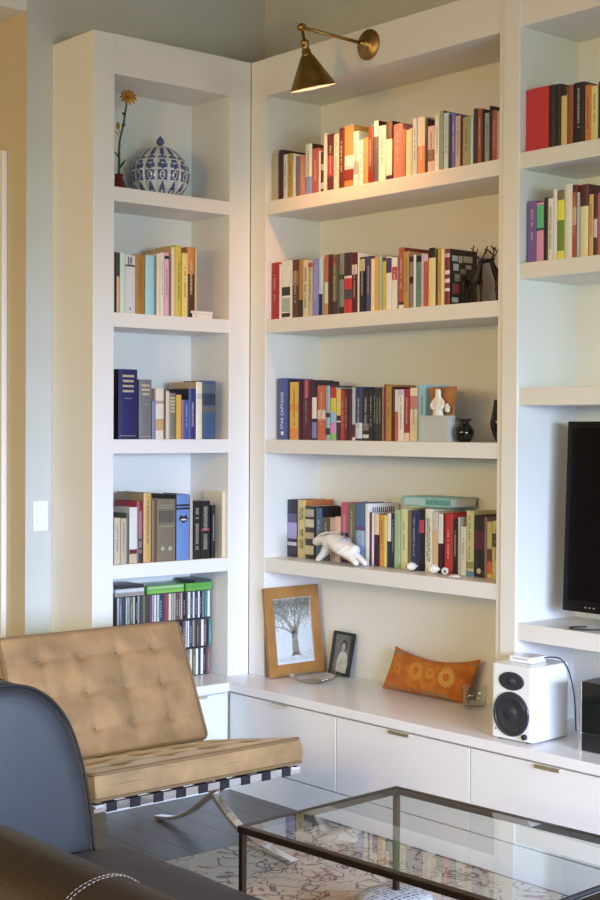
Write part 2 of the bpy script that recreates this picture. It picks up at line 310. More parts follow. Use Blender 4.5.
BOOKS={
'R1':[
 (0.1097, 0.1496, 0.201, (0.471, 0.449, 0.326), 'tan', {}),
 (0.1528, 0.1811, 0.212, (0.05, 0.012, 0.033), 'maroon', {'D': 0.16, 'k': 'h'}),
 (0.1832, 0.2107, 0.189, (0.658, 0.738, 0.671), 'cream', {'t': 'd'}),
 (0.212, 0.2445, 0.189, (0.471, 0.335, 0.054), 'mustard', {'t': 'd'}),
 (0.2458, 0.2625, 0.183, (0.678, 0.78, 0.78), 'ivory', {}),
 (0.2633, 0.2864, 0.17, (0.182, 0.18, 0.293), 'grey-brown', {}),
 (0.2876, 0.3201, 0.17, (0.554, 0.24, 0.18), 'salmon', {'t': 'l'}),
 (0.3223, 0.3652, 0.212, (0.614, 0.78, 0.82), 'white-topped', {'b': [(0, 0.36, (0.214, 0.335, 0.82))], 'D': 0.165, 'k': 'h', 'side': (0.065, 0.017, 0.033), 't': 'd'}),
 (0.3666, 0.409, 0.187, (0.42, 0.116, 0.135), 'rose-red', {'t': 'l'}),
 (0.4097, 0.4196, 0.173, (0.658, 0.78, 0.82), 'thin cream', {}),
 (0.4209, 0.44, 0.167, (0.05, 0.058, 0.054), 'olive', {'b': [(0.1, 0.25, (0.42, 0.583, 0.78)), (0.55, 0.7, (0.372, 0.481, 0.48))]}),
 (0.4406, 0.459, 0.239, (0.745, 0.78, 0.78), 'peach', {}),
 (0.4602, 0.5004, 0.232, (0.127, 0.034, 0.043), 'maroon red-banded', {'b': [(0.26, 0.62, (0.445, 0.041, 0.067))], 't': 'l'}),
 (0.5016, 0.5306, 0.227, (0.711, 0.697, 0.671), 'sand', {'t': 'd'}),
 (0.5316, 0.5651, 0.246, (0.14, 0.027, 0.018), 'red-brown', {'k': 'h', 't': 'l'}),
 (0.5662, 0.6194, 0.249, (0.678, 0.285, 0.098), 'orange', {'b': [(0, 0.12, (0.678, 0.24, 0.054)), (0.12, 0.3, (0.249, 0.034, 0.025)), (0.3, 0.36, (0.614, 0.583, 0.78)), (0.36, 0.52, (0.745, 0.82, 0.82))], 'D': 0.165, 'side': (0.445, 0.335, 0.082)}),
 (0.6208, 0.6512, 0.219, (0.554, 0.78, 0.82), 'grey-white', {'b': [(0.22, 0.45, (0.328, 0.449, 0.48))], 't': 'd'}),
 (0.6527, 0.677, 0.181, (0.78, 0.82, 0.82), 'cream', {'t': 'd'}),
 (0.6781, 0.7035, 0.185, (0.678, 0.335, 0.116), 'bright orange', {}),
 (0.7042, 0.7351, 0.225, (0.214, 0.058, 0.043), 'brick-brown', {'b': [(0, 0.22, (0.287, 0.012, 0.018))], 't': 'l', 'k': 'h'}),
 (0.7361, 0.7622, 0.242, (0.115, 0.116, 0.157), 'dark grey', {'b': [(0.75, 1, (0.646, 0.82, 0.82))], 'k': 'h', 'side': (0.031, 0.017, 0.025)}),
 (0.7634, 0.8039, 0.219, (0.816, 0.82, 0.82), 'broad cream', {'t': 'd'}),
 (0.8049, 0.8394, 0.229, (0.78, 0.82, 0.724), 'cream brown-topped', {'b': [(0, 0.09, (0.065, 0.027, 0.043)), (0.7, 1, (0.127, 0.09, 0.067))], 'k': 'h', 'side': (0.037, 0.021, 0.033)}),
 (0.845, 0.8966, 0.212, (0.614, 0.199, 0.18), 'salmon-red', {'k': 'h', 't': 'l'}),
 (0.8979, 0.9131, 0.187, (0.471, 0.199, 0.116), 'rust', {}),
 (0.9142, 0.9348, 0.181, (0.745, 0.738, 0.48), 'golden', {}),
 (0.9358, 0.9498, 0.185, (0.554, 0.583, 0.399), 'straw', {}),
 (0.9505, 0.9741, 0.218, (0.498, 0.673, 0.82), 'mottled grey', {'t': 'd'}),
 (0.9756, 1.0154, 0.219, (0.698, 0.697, 0.571), 'tan orange-based', {'b': [(0, 0.5, (0.711, 0.285, 0.116))], 't': 'l'}),
 (1.0165, 1.0302, 0.207, (0.065, 0.027, 0.033), 'dark brown', {'k': 'h', 'D': 0.165}),
 (1.032, 1.0681, 0.176, (0.646, 0.527, 0.524), 'pinkish tan', {'b': [(0.25, 0.5, (0.249, 0.131, 0.116))], 't': 'd'}),
 (1.0688, 1.0926, 0.209, (0.752, 0.82, 0.82), 'pale cream', {'t': 'd'}),
 (1.0945, 1.1131, 0.224, (0.249, 0.39, 0.261), 'sage green', {'k': 'h', 'side': (0.037, 0.034, 0.033)}),
 (1.1141, 1.1377, 0.213, (0.498, 0.673, 0.82), 'stone', {'t': 'd'}),
 (1.1387, 1.1515, 0.206, (0.031, 0.034, 0.098), 'thin navy', {}),
 (1.1525, 1.1742, 0.204, (0.127, 0.146, 0.571), 'purple', {'t': 'l'}),
 (1.1758, 1.1994, 0.192, (0.554, 0.449, 0.414), 'apricot', {'t': 'd'}),
 (1.1999, 1.2069, 0.189, (0.153, 0.021, 0.033), 'thin red', {}),
 (1.208, 1.2492, 0.182, (0.337, 0.346, 0.18), 'olive-tan', {'t': 'd', 'k': 'h'}),
 (1.2502, 1.2601, 0.177, (0.614, 0.78, 0.82), 'thin ivory', {}),
 (1.2613, 1.2838, 0.205, (0.05, 0.012, 0.018), 'dark maroon', {'k': 'h', 'side': (0.026, 0.012, 0.018)}),
 (1.2848, 1.3028, 0.201, (0.42, 0.078, 0.043), 'vermilion', {'t': 'l'}),
 (1.3039, 1.3174, 0.194, (0.021, 0.015, 0.025), 'black', {}),
 (1.3185, 1.3397, 0.18, (0.307, 0.362, 0.414), 'taupe', {'t': 'd'}),
 (1.3405, 1.352, 0.202, (0.026, 0.017, 0.033), 'espresso', {'k': 'h'}),
 (1.3531, 1.376, 0.185, (0.42, 0.108, 0.076), 'terracotta', {'t': 'l'}),
 (1.377, 1.3894, 0.178, (0.596, 0.419, 0.438), 'pink-tan', {}),
 (1.39, 1.408, 0.206, (0.021, 0.015, 0.03), 'tall black', {}),
],
'R2':[
 (0.1006, 0.1565, 0.241, (0.415, 0.012, 0.027), 'crimson', {'k': 'h', 't': 'l'}),
 (0.1586, 0.1737, 0.233, (0.82, 0.82, 0.82), 'thin pink-cream', {}),
 (0.1763, 0.2306, 0.243, (0.765, 0.82, 0.82), 'white black-slashed', {'b': [(0.03, 0.1, (0.021, 0.026, 0.033)), (0.12, 0.36, (0.378, 0.497, 0.458)), (0.4, 0.55, (0.032, 0.039, 0.04))], 't': None}),
 (0.2319, 0.2468, 0.24, (0.82, 0.82, 0.82), 'thin cream', {}),
 (0.248, 0.2867, 0.243, (0.115, 0.05, 0.032), 'dark brown', {'b': [(0.55, 0.8, (0.307, 0.168, 0.085))], 't': 'l'}),
 (0.2879, 0.3141, 0.243, (0.394, 0.239, 0.072), 'golden-brown', {'b': [(0, 0.3, (0.045, 0.028, 0.032))]}),
 (0.3154, 0.3464, 0.236, (0.705, 0.68, 0.481), 'cream black-lettered', {'t': 'D'}),
 (0.3477, 0.3772, 0.231, (0.518, 0.497, 0.388), 'khaki', {'b': [(0.88, 0.96, (0.459, 0.06, 0.085))], 't': 'd'}),
 (0.3784, 0.4127, 0.235, (0.224, 0.271, 0.74), 'periwinkle', {'t': 'l'}),
 (0.4139, 0.4374, 0.236, (0.506, 0.696, 0.82), 'pale grey', {'b': [(0, 0.38, (0.032, 0.017, 0.044))]}),
 (0.4435, 0.4717, 0.246, (0.506, 0.129, 0.056), 'rust cream-based', {'b': [(0, 0.2, (0.518, 0.295, 0.152)), (0.2, 0.55, (0.683, 0.721, 0.535))], 'k': 'h'}),
 (0.4729, 0.4948, 0.245, (0.062, 0.028, 0.032), 'dark umber', {}),
 (0.496, 0.5245, 0.242, (0.157, 0.151, 0.065), 'olive', {'b': [(0, 0.22, (0.045, 0.035, 0.05)), (0.8, 0.95, (0.264, 0.05, 0.04))], 't': 'l'}),
 (0.5257, 0.5389, 0.243, (0.062, 0.093, 0.1), 'thin slate-green', {}),
 (0.5401, 0.5664, 0.244, (0.244, 0.271, 0.267), 'grey-tan', {'b': [(0, 0.12, (0.021, 0.022, 0.032)), (0.57, 0.65, (0.017, 0.017, 0.025))], 't': 'd'}),
 (0.5676, 0.6132, 0.243, (0.058, 0.026, 0.044), 'black red-blocked', {'b': [(0, 0.23, (0.614, 0.019, 0.032)), (0.23, 0.4, (0.071, 0.064, 0.091)), (0.4, 0.58, (0.581, 0.017, 0.032)), (0.58, 0.62, (0.757, 0.68, 0.76))], 'k': 'h'}),
 (0.6144, 0.6466, 0.24, (0.098, 0.014, 0.027), 'burgundy', {'b': [(0.64, 0.8, (0.683, 0.603, 0.62))], 't': 'l'}),
 (0.6478, 0.6589, 0.237, (0.82, 0.82, 0.82), 'thin shell-pink', {}),
 (0.6602, 0.6926, 0.217, (0.012, 0.023, 0.044), 'black-green', {'b': [(0.75, 0.97, (0.53, 0.517, 0.306))], 't': 'l'}),
 (0.6937, 0.7224, 0.219, (0.071, 0.07, 0.202), 'slate purple', {'t': 'l'}),
 (0.7237, 0.7465, 0.207, (0.82, 0.806, 0.665), 'peach', {}),
 (0.7475, 0.7691, 0.212, (0.734, 0.415, 0.091), 'orange', {}),
 (0.7701, 0.7887, 0.218, (0.383, 0.517, 0.408), 'grey-green', {}),
 (0.7899, 0.809, 0.206, (0.594, 0.517, 0.065), 'yellow-olive', {'b': [(0.93, 1, (0.062, 0.05, 0.05))]}),
 (0.8107, 0.8407, 0.206, (0.82, 0.82, 0.82), 'pink-white', {'b': [(0.7, 0.98, (0.065, 0.045, 0.231))]}),
 (0.8418, 0.87, 0.201, (0.82, 0.82, 0.82), 'cream red-labelled', {'b': [(0.57, 0.82, (0.581, 0.031, 0.056))], 't': 'l'}),
 (0.8762, 0.9074, 0.236, (0.415, 0.095, 0.033), 'red-brown', {'b': [(0, 0.07, (0.757, 0.763, 0.76)), (0.07, 0.11, (0.012, 0.012, 0.013))], 'k': 'h', 'D': 0.165, 'side': (0.189, 0.022, 0.025), 't': 'l'}),
 (0.9086, 0.9363, 0.218, (0.494, 0.305, 0.065), 'ochre', {'t': 'd'}),
 (0.9374, 0.9584, 0.207, (0.232, 0.214, 0.306), 'mauve-grey', {'b': [(0.45, 0.58, (0.021, 0.017, 0.032)), (0.85, 0.95, (0.032, 0.022, 0.037))]}),
 (0.9595, 0.9713, 0.202, (0.82, 0.82, 0.82), 'thin ivory', {}),
 (0.9724, 1.0017, 0.201, (0.118, 0.285, 0.284), 'sea-green', {'b': [(0.86, 0.98, (0.013, 0.017, 0.03))], 't': 'd'}),
 (1.0027, 1.0143, 0.203, (0.555, 0.545, 0.594), 'thin lilac-tan', {}),
 (1.0154, 1.0365, 0.2, (0.555, 0.086, 0.056), 'red-orange', {'b': [(0.86, 1, (0.555, 0.517, 0.711))]}),
 (1.0373, 1.0749, 0.22, (0.765, 0.664, 0.324), 'broad tan black-topped', {'b': [(0.83, 1, (0.015, 0.012, 0.017))], 'k': 'h'}),
 (1.076, 1.0843, 0.214, (0.045, 0.042, 0.032), 'thin dark olive', {}),
 (1.0853, 1.1019, 0.212, (0.518, 0.325, 0.048), 'amber', {'t': 'd'}),
 (1.1029, 1.1204, 0.21, (0.82, 0.746, 0.368), 'buttery', {}),
 (1.1214, 1.1485, 0.209, (0.224, 0.014, 0.044), 'maroon picture-covered', {'side': (0.035, 0.02, 0.02), 'b': [(0.25, 0.3, (0.796, 0.68, 0.82)), (0.4, 0.47, (0.796, 0.68, 0.82)), (0.55, 0.62, (0.796, 0.68, 0.82)), (0.85, 0.92, (0.581, 0.403, 0.577))], 'k': 'h', 'D': 0.15, 'art': 1}),
],
'R3':[
 (0.1269, 0.1891, 0.259, (0.065, 0.11, 0.382), 'blue white-lettered', {'t': None, 'star': 1, 'k': 'h'}),
 (0.1905, 0.2042, 0.254, (0.015, 0.021, 0.068), 'thin navy', {}),
 (0.2056, 0.2615, 0.242, (0.78, 0.474, 0.033), 'amber-yellow', {'t': 'd', 'b': [(0.02, 0.2, (0.804, 0.27, 0.037)), (0.5, 0.62, (0.804, 0.293, 0.045))]}),
 (0.2627, 0.2845, 0.25, (0.051, 0.017, 0.039), 'dark plum', {}),
 (0.2858, 0.298, 0.247, (0.151, 0.016, 0.037), 'thin maroon', {}),
 (0.2993, 0.3215, 0.249, (0.104, 0.014, 0.037), 'pink-topped', {'b': [(0.7, 1, (0.563, 0.107, 0.238))], 't': 'l'}),
 (0.3228, 0.3469, 0.249, (0.125, 0.013, 0.033), 'wine', {}),
 (0.3482, 0.3783, 0.244, (0.032, 0.026, 0.042), 'black white-labelled', {'b': [(0.03, 0.3, (0.173, 0.27, 0.645)), (0.36, 0.72, (0.82, 0.82, 0.82))]}),
 (0.3797, 0.4307, 0.224, (0.631, 0.148, 0.049), 'burnt-orange', {'b': [(0.38, 0.55, (0.804, 0.623, 0.532))], 't': 'l'}),
 (0.432, 0.4591, 0.222, (0.289, 0.437, 0.583), 'grey-blue', {'b': [(0.1, 0.22, (0.028, 0.026, 0.037)), (0.42, 0.5, (0.028, 0.028, 0.042))], 'k': 'h', 'side': (0.021, 0.019, 0.03)}),
 (0.4603, 0.4957, 0.215, (0.326, 0.552, 0.82), 'multi-coloured', {'b': [(0, 0.13, (0.28, 0.587, 0.162)), (0.13, 0.33, (0.726, 0.27, 0.686)), (0.53, 0.8, (0.726, 0.623, 0.024)), (0.8, 1, (0.55, 0.032, 0.03))], 'side': (0.429, 0.455, 0.497)}),
 (0.497, 0.5242, 0.208, (0.048, 0.036, 0.042), 'yellow-topped', {'b': [(0.35, 0.38, (0.804, 0.82, 0.82)), (0.48, 1, (0.82, 0.653, 0.072))]}),
 (0.5255, 0.5489, 0.202, (0.5, 0.033, 0.025), 'scarlet', {'t': 'l'}),
 (0.5501, 0.5687, 0.203, (0.086, 0.021, 0.033), 'oxblood', {'t': 'l'}),
 (0.5699, 0.5877, 0.201, (0.095, 0.03, 0.045), 'dusky maroon', {}),
 (0.5912, 0.6107, 0.213, (0.475, 0.539, 0.711), 'silver-grey', {'b': [(0, 0.06, (0.804, 0.699, 0.728)), (0.06, 0.3, (0.122, 0.016, 0.037))]}),
 (0.6118, 0.6523, 0.214, (0.023, 0.042, 0.138), 'navy', {'b': [(0.04, 0.33, (0.589, 0.653, 0.798))], 'k': 'h', 't': 'l'}),
 (0.6536, 0.6895, 0.201, (0.029, 0.026, 0.03), 'charcoal', {'b': [(0.05, 0.12, (0.617, 0.66, 0.686)), (0.2, 0.34, (0.201, 0.171, 0.18))], 't': 'l'}),
 (0.6907, 0.7131, 0.203, (0.023, 0.021, 0.031), 'black', {'t': 'l'}),
 (0.7142, 0.7303, 0.207, (0.019, 0.017, 0.027), 'soot-black', {'t': 'l'}),
 (0.7314, 0.7474, 0.208, (0.029, 0.028, 0.042), 'ash-black', {'t': 'l'}),
 (0.7485, 0.7633, 0.207, (0.021, 0.018, 0.027), 'jet-black', {'t': 'l'}),
 (0.7643, 0.7756, 0.212, (0.335, 0.181, 0.108), 'thin tan', {}),
 (0.7767, 0.7868, 0.221, (0.201, 0.013, 0.015), 'tall dark-red', {'k': 'h', 'D': 0.165, 'side': (0.28, 0.016, 0.018)}),
 (0.788, 0.8188, 0.217, (0.5, 0.261, 0.033), 'golden', {'t': 'd'}),
 (0.82, 0.8333, 0.212, (0.058, 0.012, 0.013), 'thin oxblood', {}),
 (0.8345, 0.8561, 0.2, (0.749, 0.763, 0.82), 'white orange-based', {'b': [(0, 0.57, (0.631, 0.135, 0.049))]}),
 (0.8572, 0.888, 0.2, (0.82, 0.82, 0.82), 'off-white', {'b': [(0.88, 1, (0.583, 0.519, 0.816))], 't': 'd'}),
 (0.8891, 0.9202, 0.201, (0.407, 0.023, 0.042), 'red cream-based', {'b': [(0, 0.16, (0.82, 0.739, 0.606))], 't': 'l'}),
 (0.9212, 0.9617, 0.205, (0.82, 0.731, 0.583), 'cream pink-banded', {'b': [(0.6, 0.85, (0.652, 0.227, 0.242))], 't': 'd'}),
 (0.967, 1.0075, 0.215, (0.289, 0.609, 0.82), 'sky-blue', {'t': 'd'}),
],
'R4':[
 (0.1026, 0.1703, 0.244, (0.024, 0.024, 0.055), 'charcoal lilac-blotched', {'b': [(0.06, 0.2, (0.033, 0.034, 0.058)), (0.2, 0.26, (0.528, 0.585, 0.705)), (0.32, 0.6, (0.361, 0.346, 0.705)), (0.6, 0.76, (0.105, 0.091, 0.221))], 'k': 'h'}),
 (0.1723, 0.2278, 0.246, (0.675, 0.544, 0.201), 'yellow-tan', {'k': 'h', 'D': 0.16, 'side': (0.498, 0.145, 0.027), 't': 'D'}),
 (0.2294, 0.2848, 0.222, (0.046, 0.051, 0.044), 'black cream-figured', {'b': [(0.08, 0.25, (0.626, 0.585, 0.394)), (0.38, 0.5, (0.56, 0.487, 0.339)), (0.6, 0.75, (0.626, 0.585, 0.454)), (0.8, 0.94, (0.44, 0.427, 0.339))]}),
 (0.2861, 0.2938, 0.221, (0.054, 0.015, 0.027), 'thin maroon', {}),
 (0.2951, 0.3338, 0.217, (0.056, 0.139, 0.26), 'steel-blue', {'k': 'h', 'D': 0.16, 'side': (0.017, 0.013, 0.019), 't': 'l'}),
 (0.3361, 0.3826, 0.178, (0.12, 0.082, 0.055), 'short brown', {'b': [(0.3, 0.5, (0.313, 0.145, 0.041))], 't': 'l'}),
 (0.3838, 0.4149, 0.18, (0.592, 0.41, 0.298), 'short tan', {'t': 'd'}),
 (0.4161, 0.447, 0.186, (0.78, 0.506, 0.349), 'short peach', {}),
 (0.449, 0.4972, 0.246, (0.566, 0.096, 0.158), 'rose-pink', {'b': [(0, 0.5, (0.046, 0.015, 0.062))], 'k': 'h', 't': 'l'}),
 (0.4984, 0.5395, 0.243, (0.166, 0.167, 0.096), 'olive', {'t': 'l'}),
 (0.5406, 0.5954, 0.249, (0.082, 0.151, 0.328), 'slate-blue', {'b': [(0, 0.3, (0.248, 0.372, 0.627)), (0.3, 0.55, (0.322, 0.445, 0.681)), (0.55, 0.62, (0.16, 0.07, 0.265))], 'k': 'h'}),
 (0.5967, 0.6238, 0.247, (0.796, 0.82, 0.815), 'white keyboard-edged', {'k': 'h', 'D': 0.165, 'side': (0.82, 0.82, 0.82), 'keys': 1}),
 (0.6252, 0.637, 0.214, (0.2, 0.016, 0.044), 'thin crimson', {}),
 (0.6381, 0.6504, 0.213, (0.82, 0.732, 0.82), 'thin pink-white', {}),
 (0.6516, 0.6812, 0.209, (0.049, 0.012, 0.03), 'cream-topped', {'b': [(0.6, 1, (0.82, 0.693, 0.394))]}),
 (0.6824, 0.7078, 0.207, (0.796, 0.317, 0.021), 'orange', {'t': 'd'}),
 (0.709, 0.7244, 0.206, (0.82, 0.641, 0.115), 'yellow', {}),
 (0.7255, 0.7477, 0.215, (0.022, 0.03, 0.079), 'white-topped', {'b': [(0.48, 1, (0.82, 0.82, 0.82))]}),
 (0.7489, 0.7687, 0.212, (0.018, 0.025, 0.051), 'blue-black', {'t': 'l'}),
 (0.7703, 0.7984, 0.231, (0.391, 0.531, 0.298), 'pale green', {}),
 (0.7995, 0.843, 0.236, (0.704, 0.701, 0.36), 'pale yellow', {'t': 'd', 'k': 'h'}),
 (0.8442, 0.8629, 0.232, (0.2, 0.139, 0.088), 'brown', {}),
 (0.8641, 0.8904, 0.229, (0.024, 0.039, 0.138), 'navy white-lettered', {'t': 'l'}),
 (0.8915, 0.904, 0.236, (0.018, 0.031, 0.151), 'thin royal-blue', {}),
 (0.9051, 0.9328, 0.238, (0.015, 0.012, 0.024), 'black red-blocked', {'b': [(0.62, 0.83, (0.56, 0.043, 0.091))]}),
 (0.9339, 0.9774, 0.242, (0.82, 0.796, 0.665), 'cream black-lettered', {'t': 'D', 'k': 'h'}),
 (0.9786, 1.0079, 0.233, (0.719, 0.493, 0.265), 'apricot', {'b': [(0, 0.06, (0.592, 0.518, 0.394)), (0.7, 1, (0.626, 0.62, 0.59))]}),
 (1.009, 1.0359, 0.227, (0.049, 0.012, 0.023), 'maroon white-topped', {'b': [(0.5, 1, (0.82, 0.82, 0.82))]}),
 (1.0369, 1.0829, 0.23, (0.566, 0.016, 0.019), 'scarlet', {'k': 'h', 't': 'l'}),
 (1.0841, 1.11, 0.211, (0.033, 0.012, 0.019), 'dark maroon', {'t': 'l'}),
 (1.111, 1.1223, 0.218, (0.606, 0.531, 0.506), 'thin dusty-pink', {}),
 (1.1236, 1.1523, 0.184, (0.749, 0.748, 0.619), 'short ivory', {'t': 'd'}),
 (1.1538, 1.1907, 0.245, (0.647, 0.613, 0.318), 'straw', {'b': [(0, 0.08, (0.082, 0.298, 0.454)), (0.12, 0.22, (0.313, 0.298, 0.058))], 'k': 'h', 't': 'd'}),
 (1.1919, 1.2454, 0.23, (0.024, 0.014, 0.02), 'black white-dotted', {'b': [(0.45, 0.75, (0.117, 0.013, 0.044))], 'k': 'h', 'dot': 1}),
 (1.2464, 1.2583, 0.226, (0.313, 0.177, 0.243), 'thin purple-tan', {}),
 (1.2595, 1.2831, 0.21, (0.633, 0.571, 0.243), 'tan orange-blocked', {'b': [(0, 0.08, (0.772, 0.585, 0.079)), (0.08, 0.3, (0.734, 0.16, 0.034)), (0.3, 0.52, (0.16, 0.07, 0.034))]}),
 (1.284, 1.3192, 0.214, (0.647, 0.585, 0.265), 'buff', {'b': [(0.55, 0.78, (0.105, 0.07, 0.034))], 't': 'd'}),
],
'L2':[
 (-0.6799, -0.669, 0.242, (0.037, 0.012, 0.013), 'dark brown', {}),
 (-0.668, -0.6537, 0.241, (0.733, 0.454, 0.224), 'tan black-topped', {'b': [(0.6, 1, (0.034, 0.032, 0.037))]}),
 (-0.6528, -0.6284, 0.243, (0.589, 0.797, 0.69), 'mint', {}),
 (-0.6274, -0.5787, 0.236, (0.659, 0.685, 0.73), 'pale grey black-lettered', {'b': [(0.8, 0.83, (0.065, 0.071, 0.099))], 'jig': 1}),
 (-0.5773, -0.5285, 0.242, (0.407, 0.203, 0.018), 'golden-brown', {'k': 'h', 't': 'd'}),
 (-0.5275, -0.4841, 0.242, (0.335, 0.685, 0.772), 'pale teal', {'k': 'h'}),
 (-0.4831, -0.4737, 0.242, (0.201, 0.238, 0.35), 'thin slate', {}),
 (-0.4728, -0.4559, 0.251, (0.812, 0.764, 0.551), 'cream', {}),
 (-0.4549, -0.4359, 0.258, (0.82, 0.764, 0.739), 'pink-dotted white', {'t': 'd'}),
 (-0.4349, -0.4119, 0.26, (0.772, 0.448, 0.544), 'pink', {'b': [(0.9, 0.95, (0.023, 0.015, 0.026))], 't': 'd'}),
 (-0.4108, -0.4008, 0.256, (0.201, 0.133, 0.193), 'thin mauve', {}),
 (-0.3994, -0.3792, 0.286, (0.82, 0.655, 0.366), 'tall beige', {'k': 'h', 'D': 0.2, 'side': (0.652, 0.408, 0.158)}),
 (-0.3782, -0.3477, 0.296, (0.603, 0.516, 0.02), 'chartreuse', {'k': 'h', 't': 'd'}),
 (-0.3465, -0.3168, 0.266, (0.82, 0.655, 0.151), 'honey', {'t': 'd'}),
 (-0.3159, -0.2793, 0.294, (0.631, 0.25, 0.046), 'orange brown-labelled', {'b': [(0, 0.1, (0.034, 0.015, 0.012)), (0.1, 0.62, (0.09, 0.027, 0.014))], 't': 'l', 'k': 'h'}),
 (-0.2783, -0.2705, 0.292, (0.726, 0.529, 0.276), 'thin sand', {}),
],
'L3':[
 (-0.6552, -0.5631, 0.282, (0.012, 0.014, 0.119), 'large navy', {'k': 'h', 'D': 0.2, 'side': (0.012, 0.012, 0.027), 'gold': 4}),
 (-0.5556, -0.4937, 0.243, (0.169, 0.169, 0.178), 'grey gilt-titled', {'k': 'h', 'gold': 3}),
 (-0.4918, -0.4774, 0.157, (0.188, 0.223, 0.435), 'short lilac-blue', {}),
 (-0.4747, -0.4338, 0.208, (0.735, 0.664, 0.574), 'white tan-blocked', {'b': [(0.17, 0.4, (0.558, 0.34, 0.159)), (0.7, 0.76, (0.441, 0.34, 0.244))]}),
 (-0.4328, -0.4257, 0.207, (0.182, 0.068, 0.036), 'thin brown', {}),
 (-0.4247, -0.4081, 0.199, (0.664, 0.597, 0.409), 'ivory', {}),
 (-0.4071, -0.3726, 0.191, (0.188, 0.172, 0.124), 'olive-grey', {'k': 'h', 'gold': 5}),
 (-0.3716, -0.3461, 0.184, (0.706, 0.399, 0.026), 'yellow', {}),
 (-0.3445, -0.3327, 0.163, (0.304, 0.128, 0.181), 'short mauve', {}),
 (-0.3317, -0.3075, 0.164, (0.044, 0.09, 0.355), 'short blue', {'t': 'l'}),
 (-0.3062, -0.2705, 0.211, (0.026, 0.026, 0.215), 'royal-blue', {'k': 'h', 'D': 0.16, 'side': (0.012, 0.012, 0.039), 't': 'l'}),
 (-0.2697, -0.2368, 0.24, (0.772, 0.706, 0.525), 'tall cream', {'k': 'h', 'D': 0.2, 'side': (0.527, 0.389, 0.208), 'b': [(0.7, 0.8, (0.498, 0.527, 0.451))]}),
 (-0.2348, -0.1652, 0.246, (0.038, 0.094, 0.208), 'slate-blue grey-banded', {'k': 'h', 'side': (0.012, 0.012, 0.018), 'b': [(0.45, 0.56, (0.111, 0.111, 0.106)), (0.58, 0.78, (0.025, 0.037, 0.075)), (0.8, 0.94, (0.088, 0.111, 0.159))]}),
],
'L4':[
 (-0.6766, -0.6466, 0.187, (0.563, 0.485, 0.337), 'cream', {'t': 'd'}),
 (-0.6456, -0.6173, 0.184, (0.515, 0.411, 0.267), 'buff', {'t': 'd'}),
 (-0.6164, -0.6058, 0.204, (0.073, 0.103, 0.076), 'thin grey-green', {}),
 (-0.6049, -0.5671, 0.227, (0.694, 0.668, 0.621), 'white tan-based', {'b': [(0, 0.17, (0.557, 0.426, 0.249)), (0.17, 0.25, (0.142, 0.015, 0.021))], 'side': (0.557, 0.536, 0.445)}),
 (-0.5662, -0.5349, 0.25, (0.239, 0.012, 0.019), 'red white-lettered', {'k': 'h', 'D': 0.17, 'side': (0.391, 0.012, 0.021), 'b': [(0, 0.45, (0.056, 0.02, 0.016))], 't': 'L'}),
 (-0.5336, -0.4942, 0.284, (0.563, 0.335, 0.069), 'tall yellow-tan', {'k': 'h', 'D': 0.2, 'side': (0.357, 0.26, 0.113), 't': 'd'}),
 (-0.493, -0.4677, 0.254, (0.148, 0.074, 0.019), 'dark gold', {'k': 'h'}),
 (-0.4667, -0.3731, 0.255, (0.19, 0.153, 0.095), 'broad taupe', {'k': 'h', 'D': 0.19, 'panel': 1}),
 (-0.3692, -0.301, 0.273, (0.121, 0.238, 0.56), 'bright blue black-barred', {'k': 'h', 'D': 0.19, 'side': (0.012, 0.012, 0.012), 'b': [(0.77, 0.8, (0.012, 0.012, 0.012)), (0.82, 0.85, (0.012, 0.012, 0.012))], 'lozenge': 1}),
 (-0.2999, -0.2865, 0.262, (0.563, 0.442, 0.264), 'thin tan', {}),
 (-0.2828, -0.2448, 0.244, (0.012, 0.012, 0.012), 'black silver-lettered', {'t': 'L'}),
 (-0.2437, -0.197, 0.243, (0.012, 0.012, 0.012), 'black bold-white-lettered', {'t': 'L', 'b': [(0.48, 0.52, (0.367, 0.019, 0.037))]}),
 (-0.1884, -0.1677, 0.223, (0.012, 0.012, 0.012), 'narrow black', {'t': 'l'}),
 (-0.1334, -0.112, 0.28, (0.765, 0.668, 0.461), 'pale yellow upright', {}),
],
'U1':[
 (1.5094, 1.6175, 0.219, (0.629, 0.013, 0.027), 'large red', {'k': 'h', 'D': 0.15}),
 (1.6187, 1.6438, 0.219, (0.02, 0.019, 0.024), 'black', {'k': 'h'}),
 (1.6447, 1.6709, 0.216, (0.015, 0.014, 0.018), 'ebony', {'k': 'h'}),
 (1.6723, 1.6979, 0.202, (0.745, 0.581, 0.18), 'mustard dark-topped', {'b': [(0.85, 1, (0.037, 0.026, 0.026))]}),
 (1.6987, 1.7241, 0.204, (0.326, 0.074, 0.038), 'russet', {'k': 'h'}),
 (1.7249, 1.7713, 0.206, (0.013, 0.013, 0.021), 'broad black pale-lettered', {'t': 'l', 'k': 'h'}),
 (1.7739, 1.7992, 0.191, (0.661, 0.219, 0.031), 'orange-brown', {'t': 'd'}),
 (1.8, 1.8292, 0.183, (0.82, 0.703, 0.257), 'yellow-tan', {'t': 'd'}),
 (1.8307, 1.8645, 0.193, (0.024, 0.053, 0.046), 'dark green', {}),
],
'U2':[
 (1.5241, 1.5618, 0.216, (0.207, 0.103, 0.381), 'purple', {'t': 'l'}),
 (1.5627, 1.595, 0.207, (0.814, 0.33, 0.539), 'green-and-pink', {'b': [(0.53, 0.57, (0.054, 0.065, 0.09)), (0.57, 0.96, (0.083, 0.56, 0.243))]}),
 (1.5958, 1.6153, 0.221, (0.012, 0.013, 0.023), 'black', {'k': 'h'}),
 (1.6163, 1.6375, 0.216, (0.82, 0.82, 0.82), 'cream black-lettered', {'t': 'D'}),
 (1.638, 1.6547, 0.245, (0.82, 0.82, 0.82), 'tall stone', {}),
